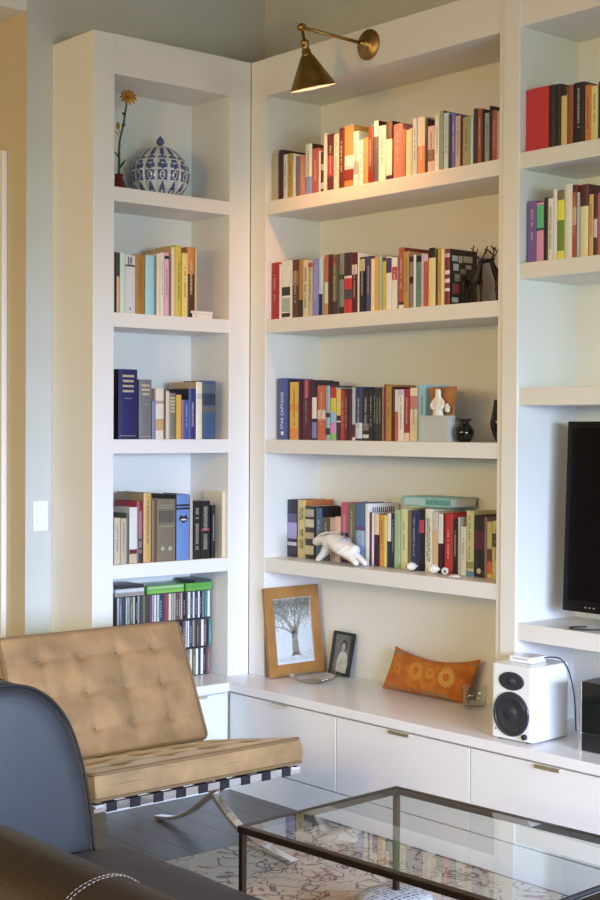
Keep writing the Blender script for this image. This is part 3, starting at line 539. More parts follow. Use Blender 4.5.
 (1.6557, 1.6866, 0.238, (0.805, 0.82, 0.09), 'yellow-and-green', {'b': [(0.13, 0.57, (0.164, 0.288, 0.029)), (0.57, 0.86, (0.82, 0.82, 0.029)), (0.86, 1, (0.223, 0.164, 0.122))]}),
 (1.6873, 1.721, 0.254, (0.82, 0.82, 0.82), 'broad ivory', {'k': 'h'}),
 (1.7219, 1.7394, 0.249, (0.428, 0.069, 0.035), 'brick-red', {'b': [(0.9, 1, (0.054, 0.03, 0.039)), (0.45, 0.7, (0.723, 0.436, 0.311))], 't': 'l'}),
 (1.7405, 1.7525, 0.222, (0.452, 0.552, 0.625), 'thin grey-green', {}),
 (1.7531, 1.789, 0.246, (0.82, 0.753, 0.46), 'tan maroon-topped', {'b': [(0.7, 1, (0.095, 0.017, 0.023))], 'k': 'h', 'side': (0.095, 0.017, 0.023)}),
 (1.7902, 1.8091, 0.209, (0.78, 0.449, 0.168), 'orange-tan', {'t': 'd'}),
 (1.8099, 1.8257, 0.207, (0.054, 0.038, 0.052), 'dark pale-blocked', {'b': [(0.3, 0.6, (0.61, 0.652, 0.801))]}),
 (1.8265, 1.8584, 0.21, (0.654, 0.121, 0.115), 'coral', {}),
],
}
# ------------------------------------------------------------------ books
SHELF = {  # axis the row runs along, plane of the spines, height, phrase, group
 'R1': ('x', .025, Z1, 'top shelf of wide bookcase', 'books on the top shelf of the wide bookcase'),
 'R2': ('x', .025, Z2, 'second shelf of wide bookcase', 'books on the second shelf of the wide bookcase'),
 'R3': ('x', .05, Z3, 'third shelf of wide bookcase', 'books on the third shelf of the wide bookcase'),
 'R4': ('x', .12, Z4, 'fourth shelf of wide bookcase', 'books on the fourth shelf of the wide bookcase'),
 'L2': ('y', -.018, Z2, 'second shelf of narrow bookcase', 'books on the second shelf of the narrow bookcase'),
 'L3': ('y', -.018, Z3, 'third shelf of narrow bookcase', 'books on the third shelf of the narrow bookcase'),
 'L4': ('y', -.015, Z4, 'fourth shelf of narrow bookcase', 'books on the fourth shelf of the narrow bookcase'),
 'U1': ('x', .02, 2.474, 'highest shelf above television', 'books on the highest shelf above the television'),
 'U2': ('x', .025, 2.088, 'second shelf above television', 'books on the second shelf above the television'),
}
SEEN = {}
def section(T, D, hard):
    """outline of a cover in plan: spine at y=0 facing -y, boards reaching back to y=D; returns outer path, inner path"""
    t = .0026 if hard else .0009
    t = min(t, T*.2); bl = min(.0035, T*.14) if hard else min(.0012, T*.1)
    outer = [(-T/2, D)]; n = 6
    for i in range(n+1):
        u = -1+2*i/n; outer.append((u*T/2, bl*(abs(u)**2.4)))
    outer.append((T/2, D))
    inner = [(T/2-t, D)]
    for i in range(n+1):
        u = 1-2*i/n; inner.append((u*(T/2-t), t+bl*(abs(u)**2.4)))
    inner.append((-T/2+t, D))
    return outer, inner, t
def glyph_rows(T, H, style, bl, rg):
    """unreadable title marks: small raised dashes that run up or across the spine"""
    b = MB(); y = -.0004
    def q(x0, x1, z0, z1):
        d = bl*max(abs(x0), abs(x1))**2.4/((T/2)**2.4)
        b.box(x0, x1, y, max(.0006, d+.0004), z0, z1)
    if style == 'D' or style == 'L':          # bold vertical title
        w = T*.42; z = H*.16
        while z < H*.86:
            l = w*rg.uniform(.35, .6)
            if rg.random() < .86:
                q(-w/2, w/2, z, z+l*.3); q(-w/2, w/2, z+l*.65, z+l)
                q(*( (-w/2, -w/2+w*.3) if rg.random() < .5 else (w/2-w*.3, w/2)), z, z+l)
            z += l*1.25
    else:
        w = min(T*.26, .009); z0 = H*rg.uniform(.22, .34); z1 = H*rg.uniform(.74, .9); z = z0
        while z < z1:
            l = w*rg.uniform(.3, .8)
            if rg.random() < .88: q(-w/2, w/2, z, z+l)
            z += l+w*rg.uniform(.15, .4)
    return b
STARMARK = []
def blend(a, b, f): return tuple(round((x*(1-f)+y*f)*24)/24 for x, y in zip(a, b))
def book(loc, rz, T, H, rgb, o, label, group, rg, D=None):
    hard = o.get('k') == 'h'; D = D or o.get('D') or (.15 if hard else .132)+rg.uniform(-.01, .008)
    t = thing('book', label, 'book', loc, rz, group)
    outer, inner, th = section(T, D, hard)
    cuts = {0., 1.}
    for b0, b1, c in o.get('b', []): cuts |= {b0, b1}
    cuts = sorted(cuts); mats = [cmat(rgb, .42 if hard else .36)]
    sidei = 0
    if 'side' in o: mats.append(cmat(o['side'], .42)); sidei = 1
    mb = MB(); no = len(outer)
    for z0, z1 in zip(cuts, cuts[1:]):
        mi = 0
        for b0, b1, c in o.get('b', []):
            if b0-1e-6 <= z0 and z1 <= b1+1e-6:
                mats.append(cmat(c, .4)); mi = len(mats)-1
        for i in range(no-1):
            p, q = outer[i], outer[i+1]
            board = i in (0, no-2)
            mb.add([(p[0],p[1],z0*H),(q[0],q[1],z0*H),(q[0],q[1],z1*H),(p[0],p[1],z1*H)], [(0,1,2,3)], sidei if (board and 'side' in o) else (0 if board else mi))
    for i in range(len(inner)-1):
        p, q = inner[i], inner[i+1]
        mb.add([(p[0],p[1],0),(q[0],q[1],0),(q[0],q[1],H),(p[0],p[1],H)], [(0,1,2,3)], sidei)
    ring = outer+inner; n = len(ring)
    for z, mi in ((0, sidei), (H, sidei)):    # rim between outer and inner outline
        for i in range(no-1):
            a, b = outer[i], outer[i+1]; c, d = inner[no-2-i], inner[no-1-i]
            mb.add([(a[0],a[1],z),(b[0],b[1],z),(c[0],c[1],z),(d[0],d[1],z)], [(0,1,2,3)], mi)
        # fore-edge ends of the boards
    for (a, b) in ((outer[0], inner[-1]), (outer[-1], inner[0])):
        mb.add([(a[0],a[1],0),(b[0],b[1],0),(b[0],b[1],H),(a[0],a[1],H)], [(0,1,2,3)], sidei)
    mb.build('cover', mats, t)
    ins = .004 if hard else .0006
    pb = MB().box(-T/2+th+.0001, T/2-th-.0001, th+max(.0012, T*.1), D-ins-.001, ins, H-ins)
    pb.build('page_block', GREYPAPER if rg.random() < .4 else PAPER, t)
    bl = min(.0035, T*.14) if hard else min(.0012, T*.1)
    st = o.get('t')
    if st in ('l', 'L'): glyph_rows(T, H, st, bl, rg).build('spine_title', cmat(blend(rgb, (.62,.58,.5), .6), .5, 'foil'), t)
    elif st in ('d', 'D'): glyph_rows(T, H, st, bl, rg).build('spine_title', cmat(blend(rgb, (.09,.075,.065), .62), .5, 'foil'), t)
    if 'gold' in o:
        b = MB()
        for k in range(o['gold']):
            z = H*(.93-.072*k); w = T*rg.uniform(.26, .36); x = -w
            while x < w:
                l = rg.uniform(.003, .007); b.box(x, min(w, x+l), -.0005, .003, z-.012, z-.003); x += l+.0012
        b.box(-T*.2, T*.2, -.0005, .003, H*.58, H*.585); b.box(-T*.4, T*.4, -.0005, .003, H*.045, H*.05)
        b.build('spine_title', mat('gilt_lettering', (.75,.66,.45), .35, .5), t)
    if 'jig' in o:
        b = MB(); z = H*.84
        for x0, x1, q0, q1 in ((-.25,-.15,0,.03),(-.05,.02,0,.028),(.08,.18,.004,.03),(-.28,.3,-.004,-.001)):
            b.box(x0*T, x1*T, -.0006, .003, z+q0, z+q1)
        b.box(-.06*T, .06*T, -.0006, .003, H*.06, H*.1)
        b.build('spine_title', cmat((.08,.08,.1), .5, 'foil'), t)
    if 'panel' in o:
        b = MB().box(-T*.4, T*.4, -.0006, .004, H*.62, H*.82)
        b.build('spine_label', cmat((.10,.09,.07), .5), t)
        b = MB()
        for z in (.56, .86, .9): b.box(-T*.36, T*.36, -.0008, .004, H*z, H*z+.002)
        for s in (-.2, .2): b.lathe([(0,0),(T*.11,0),(T*.11,.0015),(0,.0015)], 14, (s*T, .0008, H*.2), M=Matrix.Rotation(PI/2, 4, 'X'))
        b.build('spine_title', cmat((.42,.38,.3), .5, 'foil'), t)
    if 'lozenge' in o:
        b = MB().prism([(-T*.36,H*.62),(0,H*.56),(T*.36,H*.62),(T*.2,H*.69),(0,H*.66),(-T*.2,H*.69)], 'y', -.0007, .003)
        b.build('spine_label', cmat((.02,.02,.025), .5), t)
        b = MB().prism([(-T*.28,H*.615),(0,H*.6),(T*.28,H*.615),(0,H*.63)], 'y', -.0012, .003)
        b.build('spine_title', cmat((.75,.78,.82), .5, 'foil'), t)
    if 'dot' in o:
        MB().lathe([(0,0),(T*.2,0),(T*.2,.0012),(0,.0012)], 18, (0,.0006,H*.1), M=Matrix.Rotation(PI/2, 4, 'X')).build('spine_label', cmat((.7,.66,.58), .5), t)
    if 'keys' in o:       # row of dark strokes along the top of the right-hand cover
        b = MB(); y = .02
        while y < D-.02:
            b.box(T/2-.0002, T/2+.0006, y, y+rg.uniform(.004,.007), H*.86, H*.945); y += .0115
        b.build('cover_lettering', cmat((.05,.05,.06), .5, 'foil'), t)
    if 'art' in o:        # picture on the right-hand cover
        b = MB(); X0, X1 = T/2-.0002, T/2+.0005
        b.box(X0, X1, .012, D-.008, .01, H-.03)
        b.build('cover_picture', cmat((.03,.03,.035), .35), t)
        b = MB()
        for y0, y1, z0, z1, mi in ((.016,.045,.165,.185,0),(.05,.07,.16,.186,0),(.075,.125,.163,.187,0),(.022,.05,.13,.155,0),(.06,.09,.12,.138,1),(.03,.06,.09,.118,1),(.018,.058,.045,.082,2),(.016,.05,.012,.03,0),(.09,.12,.14,.155,0)):
            b.box(X1, X1+.0004, y0, y1, z0, z1, mi)
        b.build('cover_lettering', [cmat((.5,.52,.5), .4), cmat((.3,.29,.2), .4), cmat((.35,.05,.07), .4)], t)
    if 'star' in o: STARMARK.append((t, T, H))
    return t
def book_label(look, l, r, phrase):
    if l and r: s = '%s book between %s and %s, %s' % (look, l, r, phrase)
    elif r: s = '%s book at the left end beside %s, %s' % (look, r, phrase)
    else: s = '%s book at the right end beside %s, %s' % (look, l, phrase)
    return s
for key, rows in BOOKS.items():
    ax, pl, z, phrase, group = SHELF[key]; rg = random.Random(key)
    lo, hi = {'R': (.1075, 1.41), 'L': (-.691, -.1142), 'U': (1.515, 2.7)}[key[0]]
    for i, (a0, a1, h, rgb, look, o) in enumerate(rows):
        a0 = max(a0, lo); a1 = min(a1, hi)
        lk = rows[i-1][4] if i else None; rk = rows[i+1][4] if i+1 < len(rows) else None
        lab = book_label(look, lk, rk, phrase)
        assert lab not in SEEN, lab
        SEEN[lab] = 1
        T = a1-a0-.0012; c = (a0+a1)/2
        if ax == 'x': book((c, pl+rg.uniform(0, .004), z+.0006), 0, T, h, rgb, o, lab, group, rg)
        else: book((pl-rg.uniform(0, .004), c, z+.0006), PI/2, T, h, rgb, o, lab, group, rg)
for t, T, H in STARMARK:
    cu = bpy.data.curves.new('spine_lettering', 'FONT'); cu.body = 'STAR CAPTAINS'; cu.size = .03; cu.extrude = .0004; cu.align_x = 'CENTER'; cu.align_y = 'CENTER'
    tmp = bpy.data.objects.new('spine_lettering', cu); COL.objects.link(tmp)
    me = bpy.data.meshes.new_from_object(tmp.evaluated_get(bpy.context.evaluated_depsgraph_get()))
    bpy.data.objects.remove(tmp); me.materials.clear(); me.materials.append(cmat((.8,.82,.85), .5, 'foil'))
    xs = [v.co.x for v in me.vertices]; sc_ = H*.6/(max(xs)-min(xs))
    # reads upwards along the spine
    M = Matrix.Translation((0, -.0003, H*.47)) @ Matrix.Rotation(PI/2, 4, 'X') @ Matrix.Rotation(PI/2, 4, 'Z') @ Matrix.Diagonal((sc_, min(sc_, .9)*1.15, 1, 1))
    me.transform(M)
    ob = bpy.data.objects.new('spine_lettering', me); COL.objects.link(ob); ob.parent = t
    MB().lathe([(0,0),(.009,0),(.009,.001),(0,.001)], 16, (0,.0004,H*.1), M=Matrix.Rotation(PI/2, 4, 'X')).build('spine_label', cmat((.8,.82,.85), .5, 'foil'), t)

# the teal book lying across the row, with its own pages showing at the right end
t = thing('book', 'teal book lying flat across the tops of the row on the fourth shelf', 'book', (.955, .132, Z4+.2495))
MB().box(-.155, .105, 0, .003, .002, .035).box(-.155, .105, 0, .15, 0, .003).box(-.155, .105, 0, .15, .035, .038).build('cover', cmat((.22,.52,.48), .4), t, bevel=.001)
MB().box(-.15, .1025, .004, .146, .0035, .0345).build('page_block', GREYPAPER, t)
b = MB(); x = -.02
while x < .1:
    l = rnd.uniform(.006, .012); b.box(x, x+l, -.0006, .001, .01, .027); x += l+.004
b.build('spine_title', cmat((.06,.28,.26), .5, 'foil'), t)
b = MB().box(-.14, -.03, -.0005, .001, .006, .031); b.build('spine_label', cmat((.42,.62,.62), .5), t)
# flat white box on the second shelf of the narrow bookcase
t = thing('box', 'flat white box lying at the right end of the second narrow shelf', 'box', (-.09, -.249, Z2))
MB().box(-.07, .068, -.048, .062, 0, .018).build('box_base', CERAMIC, t, bevel=.0015)
MB().box(-.072, .07, -.05, .064, .0185, .03).build('box_lid', CERAMIC, t, bevel=.0015)

# ------------------------------------------------------------------ disc cases below the fourth narrow shelf
CDP = [('white', (.75,.75,.74)), ('pale grey', (.52,.53,.55)), ('black', (.02,.02,.022)), ('charcoal', (.07,.07,.075)), ('slate', (.16,.19,.24)), ('red', (.42,.06,.06)), ('rust', (.38,.16,.08)),
       ('pink', (.6,.36,.36)), ('tan', (.48,.38,.25)), ('olive', (.17,.17,.08)), ('navy', (.04,.06,.16)), ('silver', (.38,.39,.41)), ('cream', (.7,.64,.5)), ('plum', (.16,.07,.12)), ('teal', (.05,.26,.24)), ('green', (.08,.3,.08))]
CDW = [9, 8, 9, 8, 4, 2, 2, 3, 3, 3, 4, 6, 4, 3, .3, 0]
CASE = mat('dark_disc_case', (.06, .06, .065), .15)
def disc_case(y0, w, z, x, name, rgb, label, group, h=.1195):
    t = thing('disc_case', label, 'disc case', (x, y0+w/2, z), PI/2, group)
    MB().box(-w/2, w/2, .0006, .138, 0, h).build('case', CASE, t, bevel=.0006, seg=1)
    MB().box(-w/2+.001, w/2-.001, 0, .0012, .004, h-.004).build('spine_card', cmat(rgb, .25, 'card'), t)
    b = MB(); z1 = .02; rg = random.Random(label)
    if rg.random() < .5: return
    light = sum(rgb) < .9
    while z1 < .085:
        l = rg.uniform(.003, .01); b.box(-w*.18, w*.18, -.0003, .001, z1, z1+l); z1 += l+.003
    b.build('spine_title', cmat(blend(rgb, (.5,.5,.48), .5), .5, 'foil') if light else cmat(blend(rgb, (.1,.1,.1), .5), .5, 'foil'), t)
def cd_row(z, ystart, yend, phrase, seed, group, fixed=()):
    rg = random.Random(seed); y = ystart; seq = []
    while y < yend-.008:
        w = rg.choice((.0102, .0102, .0138, .0148))
        c = fixed[len(seq)] if len(seq) < len(fixed) else rg.choices(range(len(CDP)), CDW)[0]
        if len(seq) < len(fixed): w = .02
        for tries in range(60):
            if seq and seq[-1][2] == c: c = rg.choices(range(len(CDP)), CDW)[0]; continue
            if len(seq) >= 2 and ('cd', phrase, seq[-2][2], seq[-1][2], c) in SEEN: c = rg.choices(range(len(CDP)), CDW)[0] if tries < 40 else rg.randrange(14); continue
            break
        if len(seq) >= 2: SEEN[('cd', phrase, seq[-2][2], seq[-1][2], c)] = 1
        seq.append((y, w, c)); y += w+.0008
    for i, (y, w, c) in enumerate(seq):
        n, rgb = CDP[c]
        if i == 0: lab = '%s disc case at the left end of the %s' % (n, phrase)
        elif i == len(seq)-1: lab = '%s disc case at the right end of the %s' % (n, phrase)
        else: lab = '%s disc case between %s and %s ones, %s' % (n, CDP[seq[i-1][2]][0], CDP[seq[i+1][2]][0], phrase)
        disc_case(y, w, z, -.1-rg.uniform(0, .003), n, rgb, lab, group)
cd_row(CT+.244, -.672, -.128, 'upper disc row', 3, 'disc cases in the upper row')
cd_row(CT+.122, -.672, -.124, 'middle disc row', 11, 'disc cases in the middle row', (2, 2, 14, 14))
cd_row(CT, -.34, -.126, 'bottom disc row', 8, 'disc cases in the bottom row')
def flat_case(y0, y1, z, th, rgb, label, card=None):
    t = thing('game_case', label, 'game case', (-.098, (y0+y1)/2, z), PI/2, 'cases lying flat on the disc rows')
    L = (y1-y0)/2
    MB().box(-L, L, .0006, .135, 0, th).build('case', cmat(rgb, .25, 'plastic'), t, bevel=.0012)
    MB().box(-L+.004, L-.004, 0, .0012, .002, th-.002).build('spine_card', cmat(card or rgb, .25, 'card'), t)
ZF = CT+.244+.1205
flat_case(-.672, -.622, ZF, .015, (.06,.06,.065), 'black case lying lowest at the far left on the disc rows')
flat_case(-.672, -.622, ZF+.0155, .013, (.3,.31,.33), 'grey case lying on the black one at the far left', (.2,.2,.22))
flat_case(-.672, -.622, ZF+.029, .015, (.2,.21,.22), 'dark grey case topmost at the far left of the disc rows')
flat_case(-.617, -.475, ZF, .015, (.5,.46,.38), 'cream case lying under the pale grey one beside the green cases', (.32,.27,.24))
flat_case(-.617, -.475, ZF+.0155, .015, (.62,.63,.64), 'pale grey case lying beside the green cases on the discs')
flat_case(-.615, -.478, ZF+.031, .014, (.04,.04,.045), 'black case topmost beside the green cases on the discs')
flat_case(-.46, -.272, ZF, .016, (.13,.45,.05), 'lime green game case with pale label, lower of the left pair', (.2,.5,.06))
flat_case(-.46, -.272, ZF+.0165, .016, (.12,.42,.05), 'lime green game case, upper of the left pair on the discs', (.3,.55,.2))
flat_case(-.262, -.128, ZF, .016, (.11,.42,.05), 'lime green game case, lower of the right pair on the discs')
flat_case(-.262, -.128, ZF+.0165, .016, (.1,.4,.05), 'lime green game case, upper of the right pair on the discs')
flat_case(-.215, -.128, ZF+.033, .012, (.05,.06,.08), 'dark case topmost over the green cases at the right')
# ------------------------------------------------------------------ ornaments on the shelves
def jar():
    t = thing('ginger_jar', 'blue and white melon-shaped lidded jar on the top narrow shelf', 'jar', (-.135, -.378, Z1), .15)
    LOB, SUB, RN = 14, 16, 64; R, H = .124, .203
    def rad(v):            # 0 bottom .. 1 top
        s = math.sin(PI*(.13+.79*v)); return R*(max(s, 0)**.58)
    blue, lid = [], []
    vs = []; n = LOB*SUB
    for j in range(RN+1):
        v = j/RN; r0 = rad(v); z = H*v
        for k in range(n):
            u = (k % SUB)/SUB; a = 2*PI*k/n
            r = r0*(1-.075*(abs(2*u-1)**2.5)*min(1, 4*(1-v))) ; vs.append((r*math.cos(a), r*math.sin(a), z))
    def pat(u, v):
        x = abs(u-.5)*2
        if x > .74: return 0
        if v < .04: return 1
        if v < .25:
            w = (v-.04)/.21; return 1 if x < .7*(1-w)**.55 and not (x < .2 and w < .35) else 0
        if v < .29 or .50 < v < .55 or .80 < v < .84: return 1 if x < .3 and abs((v % .02)-.01) > .004 else 0
        if v < .50:
            w = (v-.29)/.21; d = (x/.5)**2+((w-.5)*2.2)**2
            return 0 if .35 < d < .75 and x < .6 else 1
        if v < .80:
            w = (v-.55)/.25; return 0 if (x > .45 and abs(w-.5) < .16) or (x < .22 and .3 < w < .45) or abs(w-.72) < .05 else 1
        return 1 if x < .55 else 0
    b = MB(); b.add(vs, [], 0)
    for j in range(RN):
        for k in range(n):
            k2 = (k+1) % n
            b.f.append((j*n+k, j*n+k2, (j+1)*n+k2, (j+1)*n+k)); b.m.append(pat(((k % SUB)+.5)/SUB, (j+.5)/RN)); b.sm.append(True)
    b.f.append(tuple(reversed(range(n)))); b.m.append(0); b.sm.append(False)
    BL = mat('cobalt_glaze', (.085, .11, .27), .18, var=.4, vscale=60); WH = mat('white_glaze', (.62, .66, .70), .15, var=.05)
    b.build('body', [WH, BL], t)
    l = MB().lathe([(rad(1)+.002, H-.002),(.046,H+.006),(.028,H+.013),(.012,H+.017),(0,H+.0175)], 32).build('lid', [WH], t)
    MB().lathe([(.006,H+.012),(.008,H+.018),(.017,H+.028),(.016,H+.040),(.008,H+.051),(.002,H+.057),(0,H+.058)], 20).build('lid_knob', [BL], l)
jar()
t = thing('flower_vase', 'small dark red bottle vase holding one orange flower beside the jar', 'vase', (-.11, -.600, Z1))
MB().lathe([(0,0),(.028,0),(.031,.012),(.029,.03),(.02,.046),(.016,.06),(.019,.072),(.016,.073),(.013,.06),(.012,.02),(0,.018)], 24).build('vase_body', mat('oxblood_glaze', (.12, .02, .015), .2), t)
t2 = thing('flower', 'tall orange daisy-like flower on a leafy stem in red vase', 'flower', (-.11, -.600, Z1+.02)); t2.scale = (1, 1, 1.055)
GREEN = mat('stem_green', (.05, .085, .025), .5, var=.3); ORANGE = mat('orange_petal', (.55, .25, .03), .5, var=.25)
st = spline([(0,0,0),(.002,.0,.09),(-.002,.004,.17),(.004,.02,.25),(.006,.036,.345)], 8)
MB().tube(st, [.0055-.002*i/len(st) for i in range(len(st))], 8).build('stem', GREEN, t2)
for z, a, l in ((.07,.4,.06),(.11,3.4,.05),(.15,1.2,.055),(.19,4.2,.05),(.23,2.2,.045),(.27,5.2,.03)):
    c = min(st, key=lambda p: abs(p.z-z)); d = Vector((math.cos(a)*.55, math.sin(a)*.55, .85)).normalized(); s_ = d.cross(Vector((0,0,1))).normalized()
    b = MB(); w = .008; n = 6; vs = []
    for i in range(n+1):
        f = i/n; p = c+d*l*f+Vector((0,0,-.012*f*f)); ww = w*math.sin(PI*min(1, f*.92+.06))
        for q in (-1, 1): vs.append(p+s_*ww*q)
        vs.append(p+Vector((0,0,.0012))-d*.001)
    for i in range(n):
        o = i*3; b_ = o+3
        for x, y in ((0,2),(2,1),(1,0)): b.f.append((o+x, o+y, b_+y, b_+x)); b.m.append(0); b.sm.append(True)
    b.v = [tuple(v) for v in vs]; b.build('leaf', GREEN, t2)
hc = Vector((.008, .040, .352)); N = Vector((.75, -.35, .35)).normalized(); U = N.orthogonal().normalized(); V = N.cross(U)
def blossom(hc, R, n, nm):
    b = MB()
    for k in range(n):
        a = 2*PI*k/n; d = U*math.cos(a)+V*math.sin(a); s_ = N.cross(d)
        for i in range(5):
            f0, f1 = i/5, (i+1)/5
            def P(f, q, up): return hc+d*R*(.15+.85*f)+s_*q*R*.22*math.sin(PI*(.12+.8*f))+N*(R*.35*f*(1-f)*1.6-R*.12*f*f+up)
            b.add([P(f0,-1,0),P(f0,1,0),P(f1,1,0),P(f1,-1,0),P(f0,-1,.001),P(f0,1,.001),P(f1,1,.001),P(f1,-1,.001)], [(0,1,2,3),(4,5,6,7),(0,3,7,4),(1,2,6,5)], 0, True)
    h = b.build(nm, ORANGE, t2)
    MB().ball(hc+N*R*.08, R*.24).build('flower_centre', mat('flower_centre', (.5, .2, .02), .7, var=.4), h)
blossom(hc, .036, 11, 'flower_head')
b = MB().ball((.002,-.006,.235), .008, .008, .014); b.tube([(.004,.008,.2),(.003,0,.215),(.002,-.006,.226)], .0016); b.build('bud', ORANGE, t2)

def skin(name, nodes, edges, m, parent, sub=2):
    me = bpy.data.meshes.new(name); me.from_pydata([n[:3] for n in nodes], edges, []); me.materials.append(m)
    o = bpy.data.objects.new(name, me); COL.objects.link(o)
    s = o.modifiers.new('skin', 'SKIN'); s.use_smooth_shade = True
    for i, v in enumerate(me.skin_vertices[0].data):
        v.radius = (nodes[i][3], nodes[i][3] if len(nodes[i]) < 5 else nodes[i][4]); v.use_root = (i == 0)
    o.modifiers.new('sub', 'SUBSURF').levels = sub; o.modifiers['sub'].render_levels = sub
    # bake the skinned surface to a plain mesh
    dg = bpy.context.evaluated_depsgraph_get(); me2 = bpy.data.meshes.new_from_object(o.evaluated_get(dg))
    me2.polygons.foreach_set('use_smooth', [True]*len(me2.polygons))
    bpy.data.objects.remove(o); o = bpy.data.objects.new(name, me2); COL.objects.link(o); o.parent = parent
    return o
def stag(loc, rz, label):
    t = thing('stag_figurine', label, 'figurine', loc, rz, 'dark stag figurines on the second wide shelf')
    nodes = [(-.005,0,.098,.017),(-.035,0,.098,.019),(-.055,0,.103,.016),(.022,0,.1,.019),(.04,0,.112,.016),(.05,0,.135,.0105),(.056,0,.156,.010),(.07,0,.158,.0085),(.088,0,.149,.0055),
             (-.05,.014,.075,.011),(-.046,.015,.052,.006),(-.056,.015,.028,.0045),(-.05,.015,.003,.005),
             (-.05,-.014,.075,.011),(-.04,-.015,.052,.006),(-.05,-.015,.028,.0045),(-.044,-.015,.003,.005),
             (.032,.013,.078,.009),(.034,.014,.05,.0055),(.033,.014,.026,.0042),(.034,.014,.003,.005),
             (.032,-.013,.078,.009),(.042,-.014,.052,.0055),(.036,-.014,.026,.0042),(.04,-.014,.003,.005),
             (-.068,0,.105,.006),(-.072,0,.094,.003)]
    ed = [(0,1),(1,2),(0,3),(3,4),(4,5),(5,6),(6,7),(7,8),(2,9),(9,10),(10,11),(11,12),(2,13),(13,14),(14,15),(15,16),(3,17),(17,18),(18,19),(19,20),(3,21),(21,22),(22,23),(23,24),(2,25),(25,26)]
    bd = skin('body', nodes, ed, DARKBRONZE, t)
    for s in (-1, 1):
        a = MB().tube(spline([(.054,s*.006,.163),(.046,s*.018,.176),(.044,s*.026,.192),(.054,s*.028,.208)], 5), .0024, 6)
        a.tube(spline([(.047,s*.016,.174),(.062,s*.02,.186),(.066,s*.02,.196)], 4), .002, 6); a.tube([(.044,s*.025,.19),(.034,s*.03,.202)], .0018, 6)
        a.build('antler', DARKBRONZE, t)
        MB().ball((.05,s*.012,.162), .009, .004, .003, 8, 6, M=Matrix.Rotation(s*.8, 4, 'Z')).build('ear', DARKBRONZE, t)
stag((1.228, .07, Z2+.001), -.3, 'dark bronze stag figurine nearest the picture-covered book')
stag((1.347, .12, Z2+.001), PI+.55, 'dark bronze stag figurine half hidden behind the white upright')

t = thing('display_box', 'clear acrylic box on the third wide shelf beneath white figurine', 'box', (1.0925, .026, Z3+.0008))
b = MB()
for q in ((-.0725,.0725,-.02,-.017,0,.094),(-.0725,.0725,.017,.02,0,.094),(-.0725,-.0695,-.017,.017,0,.094),(.0695,.0725,-.017,.017,0,.094),(-.0695,.0695,-.017,.017,0,.003)): b.box(*q)
b.build('box_walls', glass('acrylic', (.93,.95,.95), 2.0, .42), t)
MB().box(-.0745,.0745,-.0215,.0215,.0945,.098).build('box_lid', glass('acrylic_lid', (.86,.89,.89), 2.0, .45), t)
t = thing('canvas_print', 'small orange-brown picture board standing behind the white figurine', 'picture', (1.108, .0375, Z3+.0995), 0)
b = MB().prism([(-.058,0),(.054,0),(.068,.106),(-.068,.106)], 'y', 0, .008); b.build('board', mat('orange_brown_board', (.36, .15, .045), .5, var=.5, vscale=14), t, bevel=.001)
t = thing('figurine', 'white glazed seated figurine on top of the clear box', 'figurine', (1.103, .0195, Z3+.0995)); t.scale = (1.12, .62, 1.04)
WAX = mat('translucent_white', (.78, .76, .70), .25, var=.06)
b = skin('body', [(0,0,.018,.022,.02),(0,0,.005,.026,.02),(0,0,.045,.021,.017),(0,0,.066,.011,.010),(0,-.002,.084,.014,.014),(0,-.003,.096,.011,.011),(-.022,-.002,.05,.008),(-.028,-.01,.03,.007),(-.012,-.02,.024,.006),(.022,-.002,.05,.008),(.028,-.01,.03,.007),(.012,-.02,.024,.006),(-.02,-.012,.008,.010),(.02,-.012,.008,.010)],
         [(0,1),(0,2),(2,3),(3,4),(4,5),(2,6),(6,7),(7,8),(2,9),(9,10),(10,11),(1,12),(1,13)], WAX, t)
t = thing('figurine', 'tiny pale figurine beside the taller white one on the box', 'figurine', (1.148, .02, Z3+.0995))
skin('body', [(0,0,.008,.013),(0,0,.024,.010),(0,0,.036,.006),(0,0,.044,.008),(.012,-.003,.022,.004),(.018,-.006,.034,.003)], [(0,1),(1,2),(2,3),(1,4),(4,5)], WAX, t)
t = thing('vase', 'squat round black vase with flared rim beside the clear box', 'vase', (1.206, .052, Z3+.0005))
MB().lathe([(0,0),(.02,0),(.03,.008),(.0375,.03),(.036,.047),(.026,.062),(.0165,.069),(.016,.074),(.027,.082),(.029,.086),(.026,.086),(.014,.075),(.02,.06),(.03,.03),(0,.01)], 40).build('vase_body', BLACKGLAZE, t)
t = thing('vase', 'taller slim black vase half hidden behind the white upright', 'vase', (1.343, .1, Z3+.0005))
MB().lathe([(0,0),(.018,0),(.024,.012),(.036,.045),(.041,.068),(.036,.095),(.03,.12),(.028,.155),(.026,.155),(.027,.12),(.035,.07),(0,.012)], 40).build('vase_body', BLACKGLAZE, t)

t = thing('hare_figurine', 'white ceramic leaping hare on the fourth shelf before the books', 'figurine', (.515, .055, Z4)); t.scale = (1.06, 1.25, 1.14)
n = [(0,0,0.083,0.0346,0.0282),(-0.05,0,0.082,0.0333,0.0256),(-0.09,0,0.08,0.0205,0.0179),(-0.118,0,0.077,0.0243,0.0205),(-0.145,0,0.068,0.0102,0.0115),(0.045,0,0.07,0.0397,0.0307),(0.085,0,0.052,0.032,0.0282),
     (0.05,0.012,0.045,0.023),(0.095,0.014,0.028,0.0141),(0.14,0.014,0.008,0.0102),(0.05,-0.012,0.045,0.023),(0.09,-0.014,0.03,0.0141),(0.128,-0.016,0.008,0.0102),
     (-0.06,0.01,0.06,0.0179),(-0.09,0.012,0.035,0.0115),(-0.13,0.012,0.009,0.0096),(-0.055,-0.01,0.06,0.0179),(-0.075,-0.012,0.034,0.0115),(-0.11,-0.012,0.008,0.0096),(0.108,0,0.066,0.0154)]
